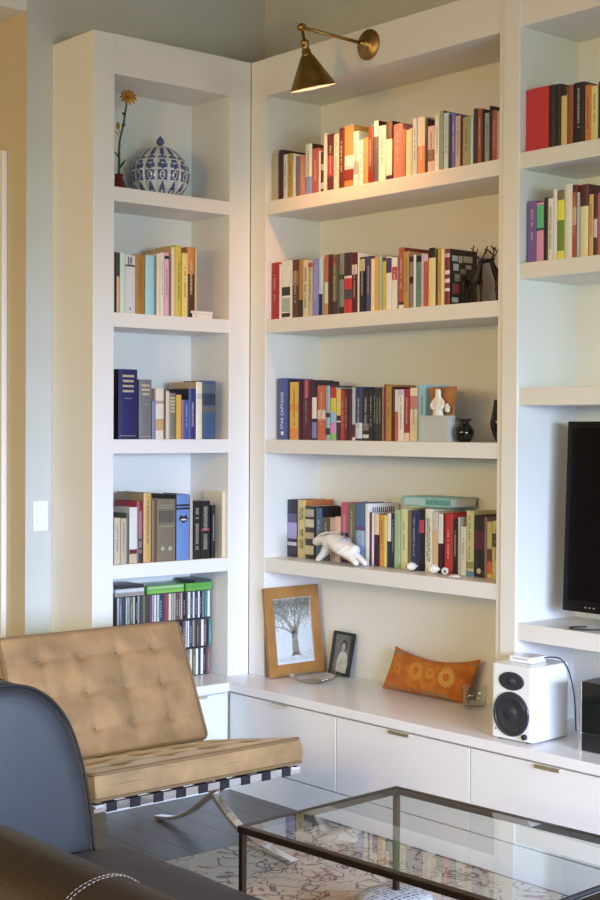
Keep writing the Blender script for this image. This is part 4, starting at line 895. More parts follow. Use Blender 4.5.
e = [(0,1),(1,2),(2,3),(3,4),(0,5),(5,6),(5,7),(7,8),(8,9),(5,10),(10,11),(11,12),(1,13),(13,14),(14,15),(1,16),(16,17),(17,18),(6,19)]
bd = skin('body', n, e, CERAMIC, t)
for s in (-1, 1):
    ob = skin('ear', [(-.112,s*.007,.092,.005,.004),(-.085,s*.012,.103,.008,.004),(-.05,s*.014,.112,.007,.003),(-.02,s*.014,.112,.003,.002)], [(0,1),(1,2),(2,3)], CERAMIC, t, 1)
def starfish(loc, R, rz, label):
    t = thing('starfish', label, 'starfish', loc, rz, 'shells on the fourth shelf')
    b = MB(); vs = [(0,0,R*.42),(0,0,0)]; n = 10
    for k in range(n):
        a = 2*PI*k/n; r = R if k % 2 == 0 else R*.42
        vs += [(r*math.cos(a), r*math.sin(a), R*.05 if k % 2 == 0 else R*.18), (r*math.cos(a), r*math.sin(a), 0)]
    fs = []
    for k in range(n):
        a, c = 2+2*k, 2+2*((k+1) % n); fs += [(0, a, c), (a, a+1, c+1, c), (1, c+1, a+1)]
    b.add(vs, fs, 0, True); b.build('body', CERAMIC, t, sub=1)
starfish((1.155, .062, Z4), .034, .3, 'white starfish in front of the pale books, right end of fourth shelf')
def conch(loc, rz, label, s=1.):
    t = thing('seashell', label, 'shell', loc, rz, 'shells on the fourth shelf')
    prof = []; n = 9
    for i in range(40):
        f = i/39; r = .019*s*math.sin(PI*min(1, .08+f*.92))**.8*(1-.35*f)*(1+.13*math.sin(f*n*2*PI/1.6)); prof.append((max(r, .0004), .052*s*f))
    M = Matrix.Translation((-.026*s, 0, .0215*s)) @ Matrix.Rotation(PI/2, 4, 'Y')
    b = MB().lathe(prof, 20, M=M)
    for k in range(5): b.ball((-.012*s+.004*k, .012*s*math.cos(k), .026*s+.002*(k % 2)), .006*s, seg=8, rings=6)
    b.build('shell_body', CERAMIC, t)
conch((.917, .075, Z4+.0006), 1.2, 'cream knobbly seashell before the pale green book', .95)
conch((1.045, .065, Z4+.0006), .2, 'whitish seashell lying before the maroon white-topped book')
conch((1.09, .075, Z4+.0006), 2.3, 'smaller seashell beside the whitish one before the scarlet book', .75)

# ------------------------------------------------------------------ things on the worktop
def tree_picture():
    t = thing('framed_picture', 'framed drawing of a bare tree in a honey wood frame on worktop', 'picture', (.160, .1325, CT+.0025))
    t.rotation_euler = (0, -.135, 0)
    W, H, F, D = .305, .378, .05, .018     # local: faces +x, width along y
    WOOD = mat('honey_wood', (.36, .17, .045), .35, var=.16, vscale=14)
    b = MB(); y0, y1 = -W/2, W/2
    def side(p, q, r, s_):                # mitred moulding
        b.add([p+(0,),q+(0,),r+(0,),s_+(0,)], [], 0)
    o = [(y0,0),(y1,0),(y1,H),(y0,H)]; i_ = [(y0+F,F),(y1-F,F),(y1-F,H-F),(y0+F,H-F)]
    for k in range(4):
        a, c = o[k], o[(k+1) % 4]; d, e = i_[(k+1) % 4], i_[k]
        vs = [(0,)+a,(0,)+c,(0,)+d,(0,)+e,(D,)+a,(D,)+c,(D-.006,)+d,(D-.006,)+e]
        b.add(vs, [(0,1,2,3),(4,5,6,7),(0,1,5,4),(2,3,7,6),(1,2,6,5),(0,3,7,4)])
    b.build('frame', WOOD, t, bevel=.002)
    pm = mat('drawing_paper', (.66, .70, .72), .7, var=.08, vscale=8)
    MB().box(.004, .0085, y0+F-.003, y1-F+.003, F-.003, H-F+.003).build('drawing_sheet', pm, t)
    # the drawing: trunk and branches in pencil grey
    g = MB(); rg = random.Random(5); X = .009
    def seg(p, q, w0, w1):
        d = Vector((q[0]-p[0], q[1]-p[1])); 
        if d.length < 1e-5: return
        nrm = Vector((-d.y, d.x)).normalized()
        g.add([(X,p[0]+nrm.x*w0,p[1]+nrm.y*w0),(X,p[0]-nrm.x*w0,p[1]-nrm.y*w0),(X,q[0]-nrm.x*w1,q[1]-nrm.y*w1),(X,q[0]+nrm.x*w1,q[1]+nrm.y*w1)], [(0,1,2,3)])
    iy0, iy1, iz0, iz1 = y0+F, y1-F, F, H-F
    def grow(p, a, l, w, lev):
        q = p
        for k in range(3):
            a2 = a+rg.uniform(-.18, .18); n = (q[0]+math.cos(a2)*l/3, q[1]+math.sin(a2)*l/3)
            n = (min(max(n[0], iy0+.003), iy1-.003), min(n[1], iz1-.004)); seg(q, n, w*(1-k*.12), w*(1-(k+1)*.12)); q = n
        if lev > 0:
            for s_ in (-1, 1) if lev < 4 else (-1, 0, 1): grow(q, a+s_*rg.uniform(.28, .6)+rg.uniform(-.1, .1), l*rg.uniform(.62, .8), w*.58, lev-1)
    by = .005; seg((by, iz0+.035), (by-.002, iz0+.1), .021, .0155); seg((by-.002, iz0+.1), (by, iz0+.135), .0155, .018)
    for s_ in (-1.6, -.9, .9, 1.7): seg((by, iz0+.045), (by+s_*.018, iz0+.031), .008, .001)
    grow((by, iz0+.128), PI/2+.55, .08, .0115, 4); grow((by, iz0+.128), PI/2-.5, .085, .0115, 4); grow((by-.004, iz0+.12), PI/2+1.0, .06, .0055, 3); grow((by, iz0+.13), PI/2, .07, .007, 4)
    g.build('drawn_tree', mat('pencil_brown', (.27, .24, .20), .8, var=.4, vscale=160), t)
    g2 = MB()
    for k in range(2600):                  # dabs of foliage high up, grass low down
        if k < 2350:
            cy = rg.uniform(iy0+.004, iy1-.004); cz = iz1-.003-abs(rg.gauss(0, .045)); 
            if cz < iz0+.12: continue
            s_ = rg.uniform(.0016, .0040)
        else: cy = rg.uniform(iy0+.01, iy1-.004); cz = iz0+rg.uniform(.012, .05)*(1 if cy > 0 else .6); s_ = rg.uniform(.0008, .0022)
        a = rg.uniform(0, PI); g2.add([(X+.0002, cy+s_*math.cos(a+q), cz+s_*math.sin(a+q)) for q in (0, 1.2, PI, PI+1.2)], [(0,1,2,3)])
    g2.build('drawn_leaves', mat('pencil_grey_green', (.36, .355, .30), .8, var=.4, vscale=120), t)
    MB().box(-.012, -.0005, -.10, -.02, .02, .25).build('easel_back', BLACKPLASTIC, t)
tree_picture()
def portrait():
    t = thing('framed_photo', 'small black framed black-and-white portrait beside the tree picture', 'picture', (.297, .262, CT+.003))
    t.rotation_euler = (-.19, 0, -.05)
    W, H, F = .132, .186, .012
    b = MB()
    for q in ((-W/2,W/2,0,F),(-W/2,W/2,H-F,H),(-W/2,-W/2+F,F,H-F),(W/2-F,W/2,F,H-F)): b.box(q[0], q[1], -.014, 0, q[2], q[3])
    b.build('frame', mat('black_frame_paint', (.012,.012,.013), .35), t, bevel=.0015)
    g = lambda v, n: mat(n, (v*1.03, v, v*.92), .4, var=.35, vscale=26)
    MB().box(-W/2+F-.002, W/2-F+.002, -.006, 0, F-.002, H-F+.002).build('photo_print', g(.15, 'photo_grey'), t)
    def ell(cx, cz, rx, rz, y, n=20): return [(cx+rx*math.cos(2*PI*k/n), cz+rz*math.sin(2*PI*k/n)) for k in range(n)]
    MB().prism([(-.03,.016),(.04,.013),(.046,.06),(.034,.092),(.012,.107),(-.012,.1),(-.024,.07)], 'y', -.0066, -.006).build('printed_dress', g(.5, 'photo_pale'), t)
    MB().prism(ell(.008,.128,.02,.026,0), 'y', -.0068, -.006).build('printed_hair', g(.04, 'photo_dark'), t)
    MB().prism(ell(.006,.121,.0125,.018,0), 'y', -.0074, -.006).build('printed_face', g(.36, 'photo_mid'), t)
    MB().box(-.012, .012, 0, .003, .02, .15).build('easel_back', BLACKPLASTIC, t)
portrait()
def pillow():
    t = thing('cushion', 'small orange patterned lumbar cushion leaning on the bookcase back', 'cushion', (.862, .212, CT+.001), .03)
    t.rotation_euler = (-.25, 0, .03)
    N, Mv = 44, 24; W, H = .455, .178; vs = []; b = MB()
    OR = bpy.data.materials.new('orange_embroidered_fabric'); OR.use_nodes = True
    nt = OR.node_tree; bs = nt.nodes['Principled BSDF']; bs.inputs['Roughness'].default_value = .8
    tc = nt.nodes.new('ShaderNodeTexCoord'); no = nt.nodes.new('ShaderNodeTexNoise'); no.inputs['Scale'].default_value = 26; no.inputs['Detail'].default_value = 5
    nt.links.new(tc.outputs['Object'], no.inputs['Vector'])
    r = nt.nodes.new('ShaderNodeValToRGB'); r.color_ramp.elements[0].position = .32; r.color_ramp.elements[0].color = (.40,.10,.012,1); r.color_ramp.elements[1].position = .68; r.color_ramp.elements[1].color = (.62,.20,.02,1)
    nt.links.new(no.outputs['Fac'], r.inputs['Fac'])
    def mix(prev, fac, col):
        m = nt.nodes.new('ShaderNodeMix'); m.data_type = 'RGBA'; nt.links.new(fac, m.inputs[0]); nt.links.new(prev, m.inputs[6]); m.inputs[7].default_value = col+(1,); return m.outputs[2]
    def math_(op, a, b_=None):
        m = nt.nodes.new('ShaderNodeMath'); m.operation = op
        for i, v in enumerate((a, b_)):
            if v is None: continue
            if isinstance(v, (int, float)): m.inputs[i].default_value = v
            else: nt.links.new(v, m.inputs[i])
        return m.outputs[0]
    sep = nt.nodes.new('ShaderNodeSeparateXYZ'); nt.links.new(tc.outputs['Object'], sep.inputs[0])
    col = r.outputs['Color']
    for cx, cz, c1 in ((-.03,.092,(.60,.27,.045)),(.125,.085,(.64,.38,.10)),(-.14,.09,(.58,.24,.035)),(.045,.09,(.58,.28,.04))):
        dx = math_('SUBTRACT', sep.outputs[0], cx); dz = math_('SUBTRACT', sep.outputs[2], cz)
        rr = math_('SQRT', math_('ADD', math_('MULTIPLY', dx, dx), math_('MULTIPLY', dz, dz)))
        an = math_('ARCTAN2', dz, dx); pet = math_('MULTIPLY', math_('SINE', math_('MULTIPLY', an, 13.)), .006)
        big = .038 if abs(cx-.045) > .01 and cx > -.1 else .024
        disc = math_('LESS_THAN', math_('ADD', rr, pet), big); hole = math_('GREATER_THAN', rr, big*.4)
        line = math_('GREATER_THAN', math_('SINE', math_('MULTIPLY', an, 13.)), -.75)
        col = mix(col, math_('MULTIPLY', math_('MULTIPLY', disc, hole), line), c1)
    edge = math_('GREATER_THAN', math_('ABSOLUTE', math_('SUBTRACT', sep.outputs[2], .085)), .062)
    col = mix(col, math_('MULTIPLY', math_('MULTIPLY', edge, math_('GREATER_THAN', no.outputs['Fac'], .52)), .7), (.28,.19,.12))
    nt.links.new(col, bs.inputs['Base Color'])
    for sgn in (1, -1):
        for j in range(Mv+1):
            for i in range(N+1):
                u = math.sin(PI/2*(2*i/N-1)); v = math.sin(PI/2*(2*j/Mv-1))
                x = u*W/2*(1-.05*(1-v*v)) + .022*v*(1 if u < 0 else 1)*.8
                top = H*(.5+.5*v)
                dip = (1-u*u)*(.036*max(v, 0)**1.5+.006*max(-v, 0))*(1 if v > 0 else -.4)
                z = top-dip
                th = .055*((1-abs(u)**2.4)*(1-abs(v)**2.4))**.55
                vs.append((x, -sgn*th, z))
    n1 = (N+1)*(Mv+1); fs = []
    for s_ in (0, 1):
        for j in range(Mv):
            for i in range(N):
                a = s_*n1+j*(N+1)+i; fs.append((a, a+1, a+N+2, a+N+1))
    b.add(vs, fs, 0, True); b.build('cushion_cover', OR, t)
pillow()
t = thing('glass_dish', 'shallow clear glass dish on the worktop before the pictures', 'dish', (.345, .075, CT+.001))
prof = [(0,.0),(.04,0),(.062,.006),(.088,.018),(.1,.03),(.104,.03),(.09,.014),(.064,.003+.004),(.04,.004),(0,.004)]
b = MB(); b.lathe(prof, 64)
b.v = [(x*(1+.04*math.cos(8*math.atan2(y, x))*min(1, math.hypot(x, y)/.1)), y*(1+.04*math.cos(8*math.atan2(y, x))*min(1, math.hypot(x, y)/.1)), z+.004*math.cos(8*math.atan2(y, x))*max(0, math.hypot(x, y)-.06)/.04) for x, y, z in b.v]
b.build('dish_body', glass('cut_glass', (.93,.96,.95), 2.2), t)
t = thing('tumbler', 'clear glass tumbler between the orange cushion and white loudspeaker', 'glass', (1.152, .178, CT+.001))
MB().lathe([(0,0),(.041,0),(.045,.004),(.046,.04),(.0465,.088),(.0445,.088),(.043,.04),(.041,.012),(0,.010)], 40).build('tumbler_body', glass('tumbler_glass', (.95,.965,.95), 2.0), t)

def speaker():
    t = thing('loudspeaker', 'white bookshelf loudspeaker with black cones on the worktop', 'loudspeaker', (1.622, -.152, CT+.001), math.radians(3.))
    W, D, H = .180, .205, .258
    MB().prism(rrect(-W/2, W/2, 0, D, .016), 'z', .004, H).build('cabinet', WHITEGLOSS, t, bevel=.006, seg=3)
    b = MB()
    for x in (-.06, .06):
        for y in (.02, D-.03): b.lathe([(0,0),(.01,0),(.01,.005),(0,.005)], 12, (x, y, 0))
    b.build('rubber_pad', RUBBER, t)
    R = Matrix.Rotation(PI/2, 4, 'X')
    def disc(prof, c, m, nm, par=t, sx=1.): 
        M = Matrix.Translation(c) @ R @ Matrix.Diagonal((sx, 1, 1, 1)); return MB().lathe(prof, 48, M=M).build(nm, m, par)
    GREYB = mat('dark_grey_cone', (.028,.030,.036), .32); RIM = mat('blue_black_rim', (.03,.034,.045), .28)
    w = disc([(.0755,-.002),(.0755,.005),(.070,.007),(.064,.004),(.064,-.002)], (0,0,.092), RIM, 'woofer')
    disc([(.0655,.002),(.062,.0045),(.056,.0050),(.050,.0032),(.03,.0010),(.022,.0008),(.0205,.003),(.012,.0062),(0,.0072)], (0,-.0006,.092), GREYB, 'cone', w)
    tw = disc([(.031,-.002),(.031,.003),(.027,.0045),(.018,.0012),(0,.0010)], (0,0,.204), RIM, 'tweeter', sx=1.72)
    disc([(.0165,.0008),(.013,.004),(.008,.0075),(0,.009)], (0,-.0005,.204), GREYB, 'dome', tw)
    disc([(.0095,-.001),(.0095,.009),(.008,.011),(0,.011)], (.058,0,.022), BLACKPLASTIC, 'volume_knob')
    disc([(.0028,-.001),(.0028,.001),(0,.0012)], (-.066,0,.034), BLACKPLASTIC, 'indicator')
speaker()
t = thing('wireless_receiver', 'small white box lying on top of the white loudspeaker', 'receiver', (1.605, -.055, CT+.2595), math.radians(6))
MB().prism(rrect(-.05, .05, -.04, .05, .01), 'z', 0, .022).build('case', WHITEGLOSS, t, bevel=.003)
MB().box(-.03, .03, -.0404, -.038, .012, .015).build('shadow_strip', cmat((.3,.3,.31)), t)  # grey strip standing in for the shadow at the front of the box
MB().tube(spline([(.05,.03,.014),(.07,.045,.018),(.10,.06,.012),(.115,.085,-.03),(.115,.12,-.12),(.12,.125,-.24)], 8), .0022, 8).build('cord', BLACKPLASTIC, t)
t = thing('tabletop_radio', 'black-fronted tabletop set with silver edge right of the white loudspeaker', 'radio', (2.0, -.075, CT+.001), math.radians(3))
W, D, H = .29, .15, .232
MB().prism(rrect(-W/2, W/2, .004, D, .02), 'z', .003, H-.003).build('cabinet', cmat((.10,.10,.105), .3, 'plastic'), t, bevel=.004)
b = MB()
for q in ((-W/2,-W/2+.012,0,H),(W/2-.012,W/2,0,H)): b.box(q[0], q[1], -.006, .02, q[2], q[3])
b.build('silver_rim', SILVER, t, bevel=.002)
MB().box(-W/2+.0122, W/2-.0122, -.003, .004, .062, H-.003).build('front_glass', SMOKE, t)
MB().box(-W/2+.0122, W/2-.0122, -.003, .004, .003, .058).build('control_strip', BLACKPLASTIC, t, bevel=.001)
t = tag(MB().tube(spline([(1.768,.06,CT+.004),(1.79,.03,CT+.006),(1.80,.0,CT+.004),(1.815,.05,CT+.02),(1.83,.12,CT+.05),(1.80,.2,CT+.03),(1.79,.30,CT+.004)], 10), .0035, 8).build('cable', BLACKPLASTIC), 'black cable looping on worktop between loudspeaker and black tabletop set', 'cable')

def television():
    z0 = .826
    t = thing('television', 'large black flat-screen television on the shelf at the photo edge', 'television', (2.17, .13, z0)); t.rotation_euler = (0, 0, 0)
    W, H, zb = 1.13, .665, .045
    cab = MB().box(-W/2, W/2, 0, .04, zb, zb+H).build('cabinet', TVPLASTIC, t, bevel=.004); tl = Matrix.Rotation(math.radians(-2.), 4, 'X'); cab.data.transform(tl)
    MB().box(-W/2+.022, W/2-.022, -.0012, .004, zb+.04, zb+H-.022).build('screen', SCREEN, cab).data.transform(tl)
    b = MB()
    for k in range(3): b.box(-W/2+.10+.018*k, -W/2+.106+.018*k, -.0016, .001, zb+.016, zb+.020)
    b.build('control_marks', cmat((.4,.41,.42), .4), cab).data.transform(tl)
    MB().box(-.2, .2, -.07, .12, .0005, .014).box(-.05, .05, .01, .05, .01, zb+.02).build('stand', BLACKPLASTIC, t, bevel=.003)
television()
tag(MB().tube(spline([(1.74,.1,.829),(1.715,.06,.829),(1.72,.03,.829),(1.75,.02,.829),(1.80,.05,.829),(1.84,.12,.829)], 8), .0028, 8).build('cable', BLACKPLASTIC), 'thin black cable curling on the shelf under the television', 'cable')

# ------------------------------------------------------------------ brass wall lamp
def wall_lamp():
    t = thing('wall_lamp', 'brass swing-arm wall lamp with cone shade on bookcase header', 'lamp', (.735, 0, 3.002))
    o = (0, 0, 0)
    R = Matrix.Rotation(PI/2, 4, 'X')
    bp = MB().lathe([(0,0),(.060,0),(.060,.006),(.055,.011),(.03,.014),(.02,.02),(.02,.032),(.013,.036),(0,.037)], 40, M=R).build('backplate', BRASS, t)
    tip = Vector((-.047, -.305, .022)); base = Vector((0, -.03, 0))
    MB().ball((0,-.036,0), .014).build('pivot', BRASS, t)
    MB().tube([base, base.lerp(tip, .5), tip], .0065, 12).build('arm', BRASS, t)
    k = MB().ball(tip, .016); k.tube([tip+Vector((-.016,0,0)), tip+Vector((.016,0,0))], .011, 12); k.build('knuckle', BRASS, t)
    til = Matrix.Translation(tip) @ Matrix.Rotation(math.radians(15), 4, 'X')
    MB().lathe([(0,-.006),(.006,-.008),(.006,-.046),(.014,-.048),(.017,-.053),(.017,-.066),(.0145,-.068),(.0145,-.084),(.018,-.086),(.018,-.099),(.021,-.101),(.021,-.110),(.0,-.110)], 28, M=til).build('socket', BRASS, t)
    sh = MB().lathe([(.019,-.104),(.025,-.107),(.089,-.226),(.0905,-.228),(.0895,-.2285)], 56, M=til)
    ins = MB().lathe([(.0885,-.2275),(.0230,-.1095),(0,-.1105)], 56, M=til)
    s_ = sh.build('lamp_shade', BRASS, t)
    ins.build('shade_lining', mat('white_shade_lining', (.85,.83,.78), .5), s_)
    MB().ball((0,0,0), .024, .024, .032, M=til @ Matrix.Translation((0,0,-.155))).build('bulb', emit('warm_bulb', (1., .72, .42), 9.), t)
    return t, til
lamp, til = wall_lamp()
CAM_C=[4.878169, -3.886499, 1.50535]
CAM_R=[0.649923, 0.759981, 0.005289]
CAM_U=[-0.014711, 0.005622, 0.999876]
CAM_FW=[-0.759857, 0.649921, -0.014834]
CAM_F=1449.656
# ------------------------------------------------------------------ tan tufted chair
def cushion(name, W, L, T, cols, rows, parent, M, crown=.014, dim=.019):
    """tufted box cushion; local x across W, y along L, z = face"""
    N, K = 110, 84; b = MB(); vs = []
    us = [(-1+2*(c+.5)/cols)*.83 for c in range(cols)]; ws = [(-1+2*(r+.5)/rows)*.86 for r in range(rows)]
    def face(u, v):
        e = ((1-abs(u)**60)*(1-abs(v)**60))
        e = max(e, 0)**.36
        z = T*.5*e+crown*(1-u**4)*(1-v**4)
        x, y = u*W/2, v*L/2
        for c in us:
            for r in ws:
                d = math.hypot(x-c*W/2, y-r*L/2); z -= dim*math.exp(-(d/.017)**2)+dim*.3*math.exp(-(d/.045)**2)
        inu = 1-abs(u)**8; inv = 1-abs(v)**8
        for c in us: z -= .0032*math.exp(-((x-c*W/2)/.009)**2)*inv
        for r in ws: z -= .0032*math.exp(-((y-r*L/2)/.009)**2)*inu
        z += .0018*mnoise.noise(Vector((x*14, y*14, W)))
        return z
    for sgn in (1, -1):
        for j in range(K+1):
            for i in range(N+1):
                u = math.sin(PI/2*(2*i/N-1)); v = math.sin(PI/2*(2*j/K-1))
                # ease so that both the rim and the middle are well sampled
                u = .85*u+.15*(2*i/N-1); v = .85*v+.15*(2*j/K-1)
                z = face(u, v) if sgn == 1 else -T*.5*max((1-abs(u)**60)*(1-abs(v)**60), 0)**.36
                vs.append((u*W/2, v*L/2, z))
    n1 = (N+1)*(K+1)
    for s_ in (0, 1):
        for j in range(K):
            for i in range(N):
                a = s_*n1+j*(N+1)+i; b.f.append((a, a+1, a+N+2, a+N+1)); b.m.append(0); b.sm.append(True)
    b.v = [tuple(M @ Vector(v)) for v in vs]
    c = b.build(name, VELVET, parent)
    for zz in (T*.44, -T*.44):
        ring = [M @ Vector((x, y, zz)) for x, y in rrect(-W/2+.002, W/2-.002, -L/2+.002, L/2-.002, .022, 8)]
        MB().tube(ring, .0052, 8, closed=True).build('piping', VPIPE, c)
    for u in us:
        for r in ws:
            p = Vector((u*W/2, r*L/2, face(u, r)+.003))
            MB().ball((0,0,0), .0095, .0095, .005, 12, 8, M=M @ Matrix.Translation(p)).build('button', VPIPE, c)
    return c
def chair():
    t = thing('lounge_chair', 'tan tufted lounge chair with crossed chrome legs on the dark floor', 'chair', (.7, -1.08, 0))
    o = (.7, -1.08, 0)
    Y0, Y1 = -1.475, -.683
    # side frames: two flat bars that cross
    back = spline([(.345,.70),(.42,.50),(.52,.32),(.66,.17),(.80,.082),(.94,.043),(1.115,.0205)], 8)
    seat = spline([(1.125,.345),(.98,.318),(.83,.268),(.66,.17),(.52,.075),(.42,.030),(.30,.0085)], 8)
    for y in (Y0, Y1):
        a, c = (y-.018, y+.018)
        MB().strip([(p[0],p[1]) for p in back], a, c, .013).build('back_leg_bar', CHROME, t, o, bevel=.0015)
        MB().strip([(p[0],p[1]) for p in seat], a+.0005, c-.0005, .0128).build('seat_leg_bar', CHROME, t, o, bevel=.0015)
    MB().box(1.108, 1.122, -1.495, -.664, .325, .351).build('front_rail', CHROME, t, o, bevel=.0015)
    MB().box(.60, .612, Y0+.02, Y1-.02, .215, .245).build('rear_rail', CHROME, t, o, bevel=.0015)
    MB().box(.345, .357, Y0+.02, Y1-.02, .66, .69).build('top_rail', CHROME, t, o, bevel=.0015)
    n = 9
    for k in range(n):
        y = Y0+.045+(Y1-Y0-.09)*k/(n-1)
        b = MB().box(1.106, 1.1245, y-.018, y+.018, .3235, .3525)
        b.strip([(1.108,.3512),(.98,.333),(.8,.29),(.605,.248)], y-.018, y+.018, .004)
        b.build('seat_strap', STRAP, t, o)
    for k in range(7):
        z = .32+.058*k; x = .535-.21*(k/6)*.92
        MB().box(x-.012, x-.008, Y0+.02, Y1-.02, z, z+.035).build('back_strap', STRAP, t, o)
    W = .835
    # seat cushion: rests on the straps, slopes back
    th = math.atan2(.405-.305, .54)
    sx = Vector((math.cos(th), 0, math.sin(th))); up = Vector((-math.sin(th), 0, math.cos(th)))
    c0 = Vector((.872, (Y0+Y1)/2, .352))+up*.006
    M = Matrix.Translation(-Vector(o)) @ Matrix(((0, sx.x, up.x, c0.x), (1, 0, 0, c0.y), (0, sx.z, up.z, c0.z), (0,0,0,1)))
    cushion('seat_cushion', W, .53, .088, 4, 3, t, M)
    # back cushion leaning on the back bars; face looks forward (+x) and up
    bot = Vector((.60, 0, .36)); top = Vector((.405, 0, .775)); d = (top-bot).normalized(); L = (top-bot).length
    nrm = Vector((d.z, 0, -d.x)); c1 = (bot+top)/2-nrm*.045; c1.y = -1.046
    M = Matrix.Translation(-Vector(o)) @ Matrix(((0, d.x, nrm.x, c1.x), (1, 0, 0, c1.y), (0, d.z, nrm.z, c1.z), (0,0,0,1)))
    cushion('back_cushion', .768, L, .088, 4, 3, t, M)
chair()

# ------------------------------------------------------------------ glass table
def table():
    t = thing('coffee_table', 'low glass-topped coffee table with thin dark bronze frame on the rug', 'table', (1.833, -1.497, .0125), math.radians(3.7))
    L, W, H, s = 1.25, .637, .4285, .022
    for nm, q in (('rail',(0,L,0,s)),('rail',(0,L,W-s,W)),('rail',(0,s,s,W-s)),('rail',(L-s,L,s,W-s))):
        MB().box(q[0], q[1], q[2], q[3], H-.019, H).build(nm, BRONZE_FRAME, t, bevel=.002)
    for x in (.003, L-s+.003):
        for y in (.003, W-s+.003): MB().box(x, x+s-.006, y, y+s-.006, 0, H-.0192).build('leg', BRONZE_FRAME, t, bevel=.0015)
    MB().box(s+.0005, L-s-.0005, s+.0005, W-s-.0005, H-.011, H-.001).build('glass_top', GLASS, t)
table()

# ------------------------------------------------------------------ rug
def rug():
    m = bpy.data.materials.new('patterned_rug_wool'); m.use_nodes = True; nt = m.node_tree; b = nt.nodes['Principled BSDF']; b.inputs['Roughness'].default_value = .95
    tc = nt.nodes.new('ShaderNodeTexCoord')
    def node(tp, **k):
        n = nt.nodes.new(tp)
        for a, v in k.items(): n.inputs[a.replace('_', ' ')].default_value = v
        return n
    def mth(op, a, b_=None):
        n = nt.nodes.new('ShaderNodeMath'); n.operation = op
        for i, v in enumerate((a, b_)):
            if v is None: continue
            if isinstance(v, (int, float)): n.inputs[i].default_value = v
            else: nt.links.new(v, n.inputs[i])
        return n.outputs[0]
    warp = node('ShaderNodeTexNoise', Scale=6., Detail=2.); nt.links.new(tc.outputs['Object'], warp.inputs['Vector'])
    wv = nt.nodes.new('ShaderNodeVectorMath'); wv.operation = 'MULTIPLY_ADD'; wv.inputs[1].default_value = (.2,.2,0)
    nt.links.new(warp.outputs['Color'], wv.inputs[0]); nt.links.new(tc.outputs['Object'], wv.inputs[2])
    col = None
    base = node('ShaderNodeTexNoise', Scale=40., Detail=4.); nt.links.new(tc.outputs['Object'], base.inputs['Vector'])
    rp = nt.nodes.new('ShaderNodeValToRGB'); rp.color_ramp.elements[0].color = (.50,.45,.37,1); rp.color_ramp.elements[1].color = (.64,.59,.50,1)
    nt.links.new(base.outputs['Fac'], rp.inputs['Fac']); col = rp.outputs['Color']
    for sc_, lo, hi, c, sel in ((12.,.30,.37,(.22,.07,.055),.48),(9.,.42,.48,(.12,.13,.16),.50),(15.,.18,.25,(.36,.22,.11),.45),(11.,.10,.16,(.18,.18,.12),.5),(17.,.42,.50,(.28,.10,.08),.52),(13.,.0,.12,(.25,.08,.07),.55)):
        v = node('ShaderNodeTexVoronoi', Scale=sc_); nt.links.new(wv.outputs[0], v.inputs['Vector'])
        n2 = node('ShaderNodeTexNoise', Scale=sc_*.45, Detail=1.); nt.links.new(tc.outputs['Object'], n2.inputs['Vector'])
        band = mth('MULTIPLY', mth('GREATER_THAN', v.outputs['Distance'], lo), mth('LESS_THAN', v.outputs['Distance'], hi))
        band = mth('MULTIPLY', band, mth('GREATER_THAN', n2.outputs['Fac'], sel))
        mx = nt.nodes.new('ShaderNodeMix'); mx.data_type = 'RGBA'; nt.links.new(mth('MULTIPLY', band, .8), mx.inputs[0]); nt.links.new(col, mx.inputs[6]); mx.inputs[7].default_value = c+(1,); col = mx.outputs[2]
    nt.links.new(col, b.inputs['Base Color'])
    bp = node('ShaderNodeBump', Strength=.4, Distance=.003); n3 = node('ShaderNodeTexNoise', Scale=260.); nt.links.new(tc.outputs['Object'], n3.inputs['Vector']); nt.links.new(n3.outputs['Fac'], bp.inputs['Height']); nt.links.new(bp.outputs['Normal'], b.inputs['Normal'])
    t = MB().box(0, 3.0, -2.6, 0, 0, .012).build('rug', m, bevel=.004)
    t.location = (.795, -.235, .0005); t.rotation_euler = (0, 0, math.radians(.5))
    tag(t, 'cream rug with red and dark curling pattern under the glass table', 'rug')
rug()
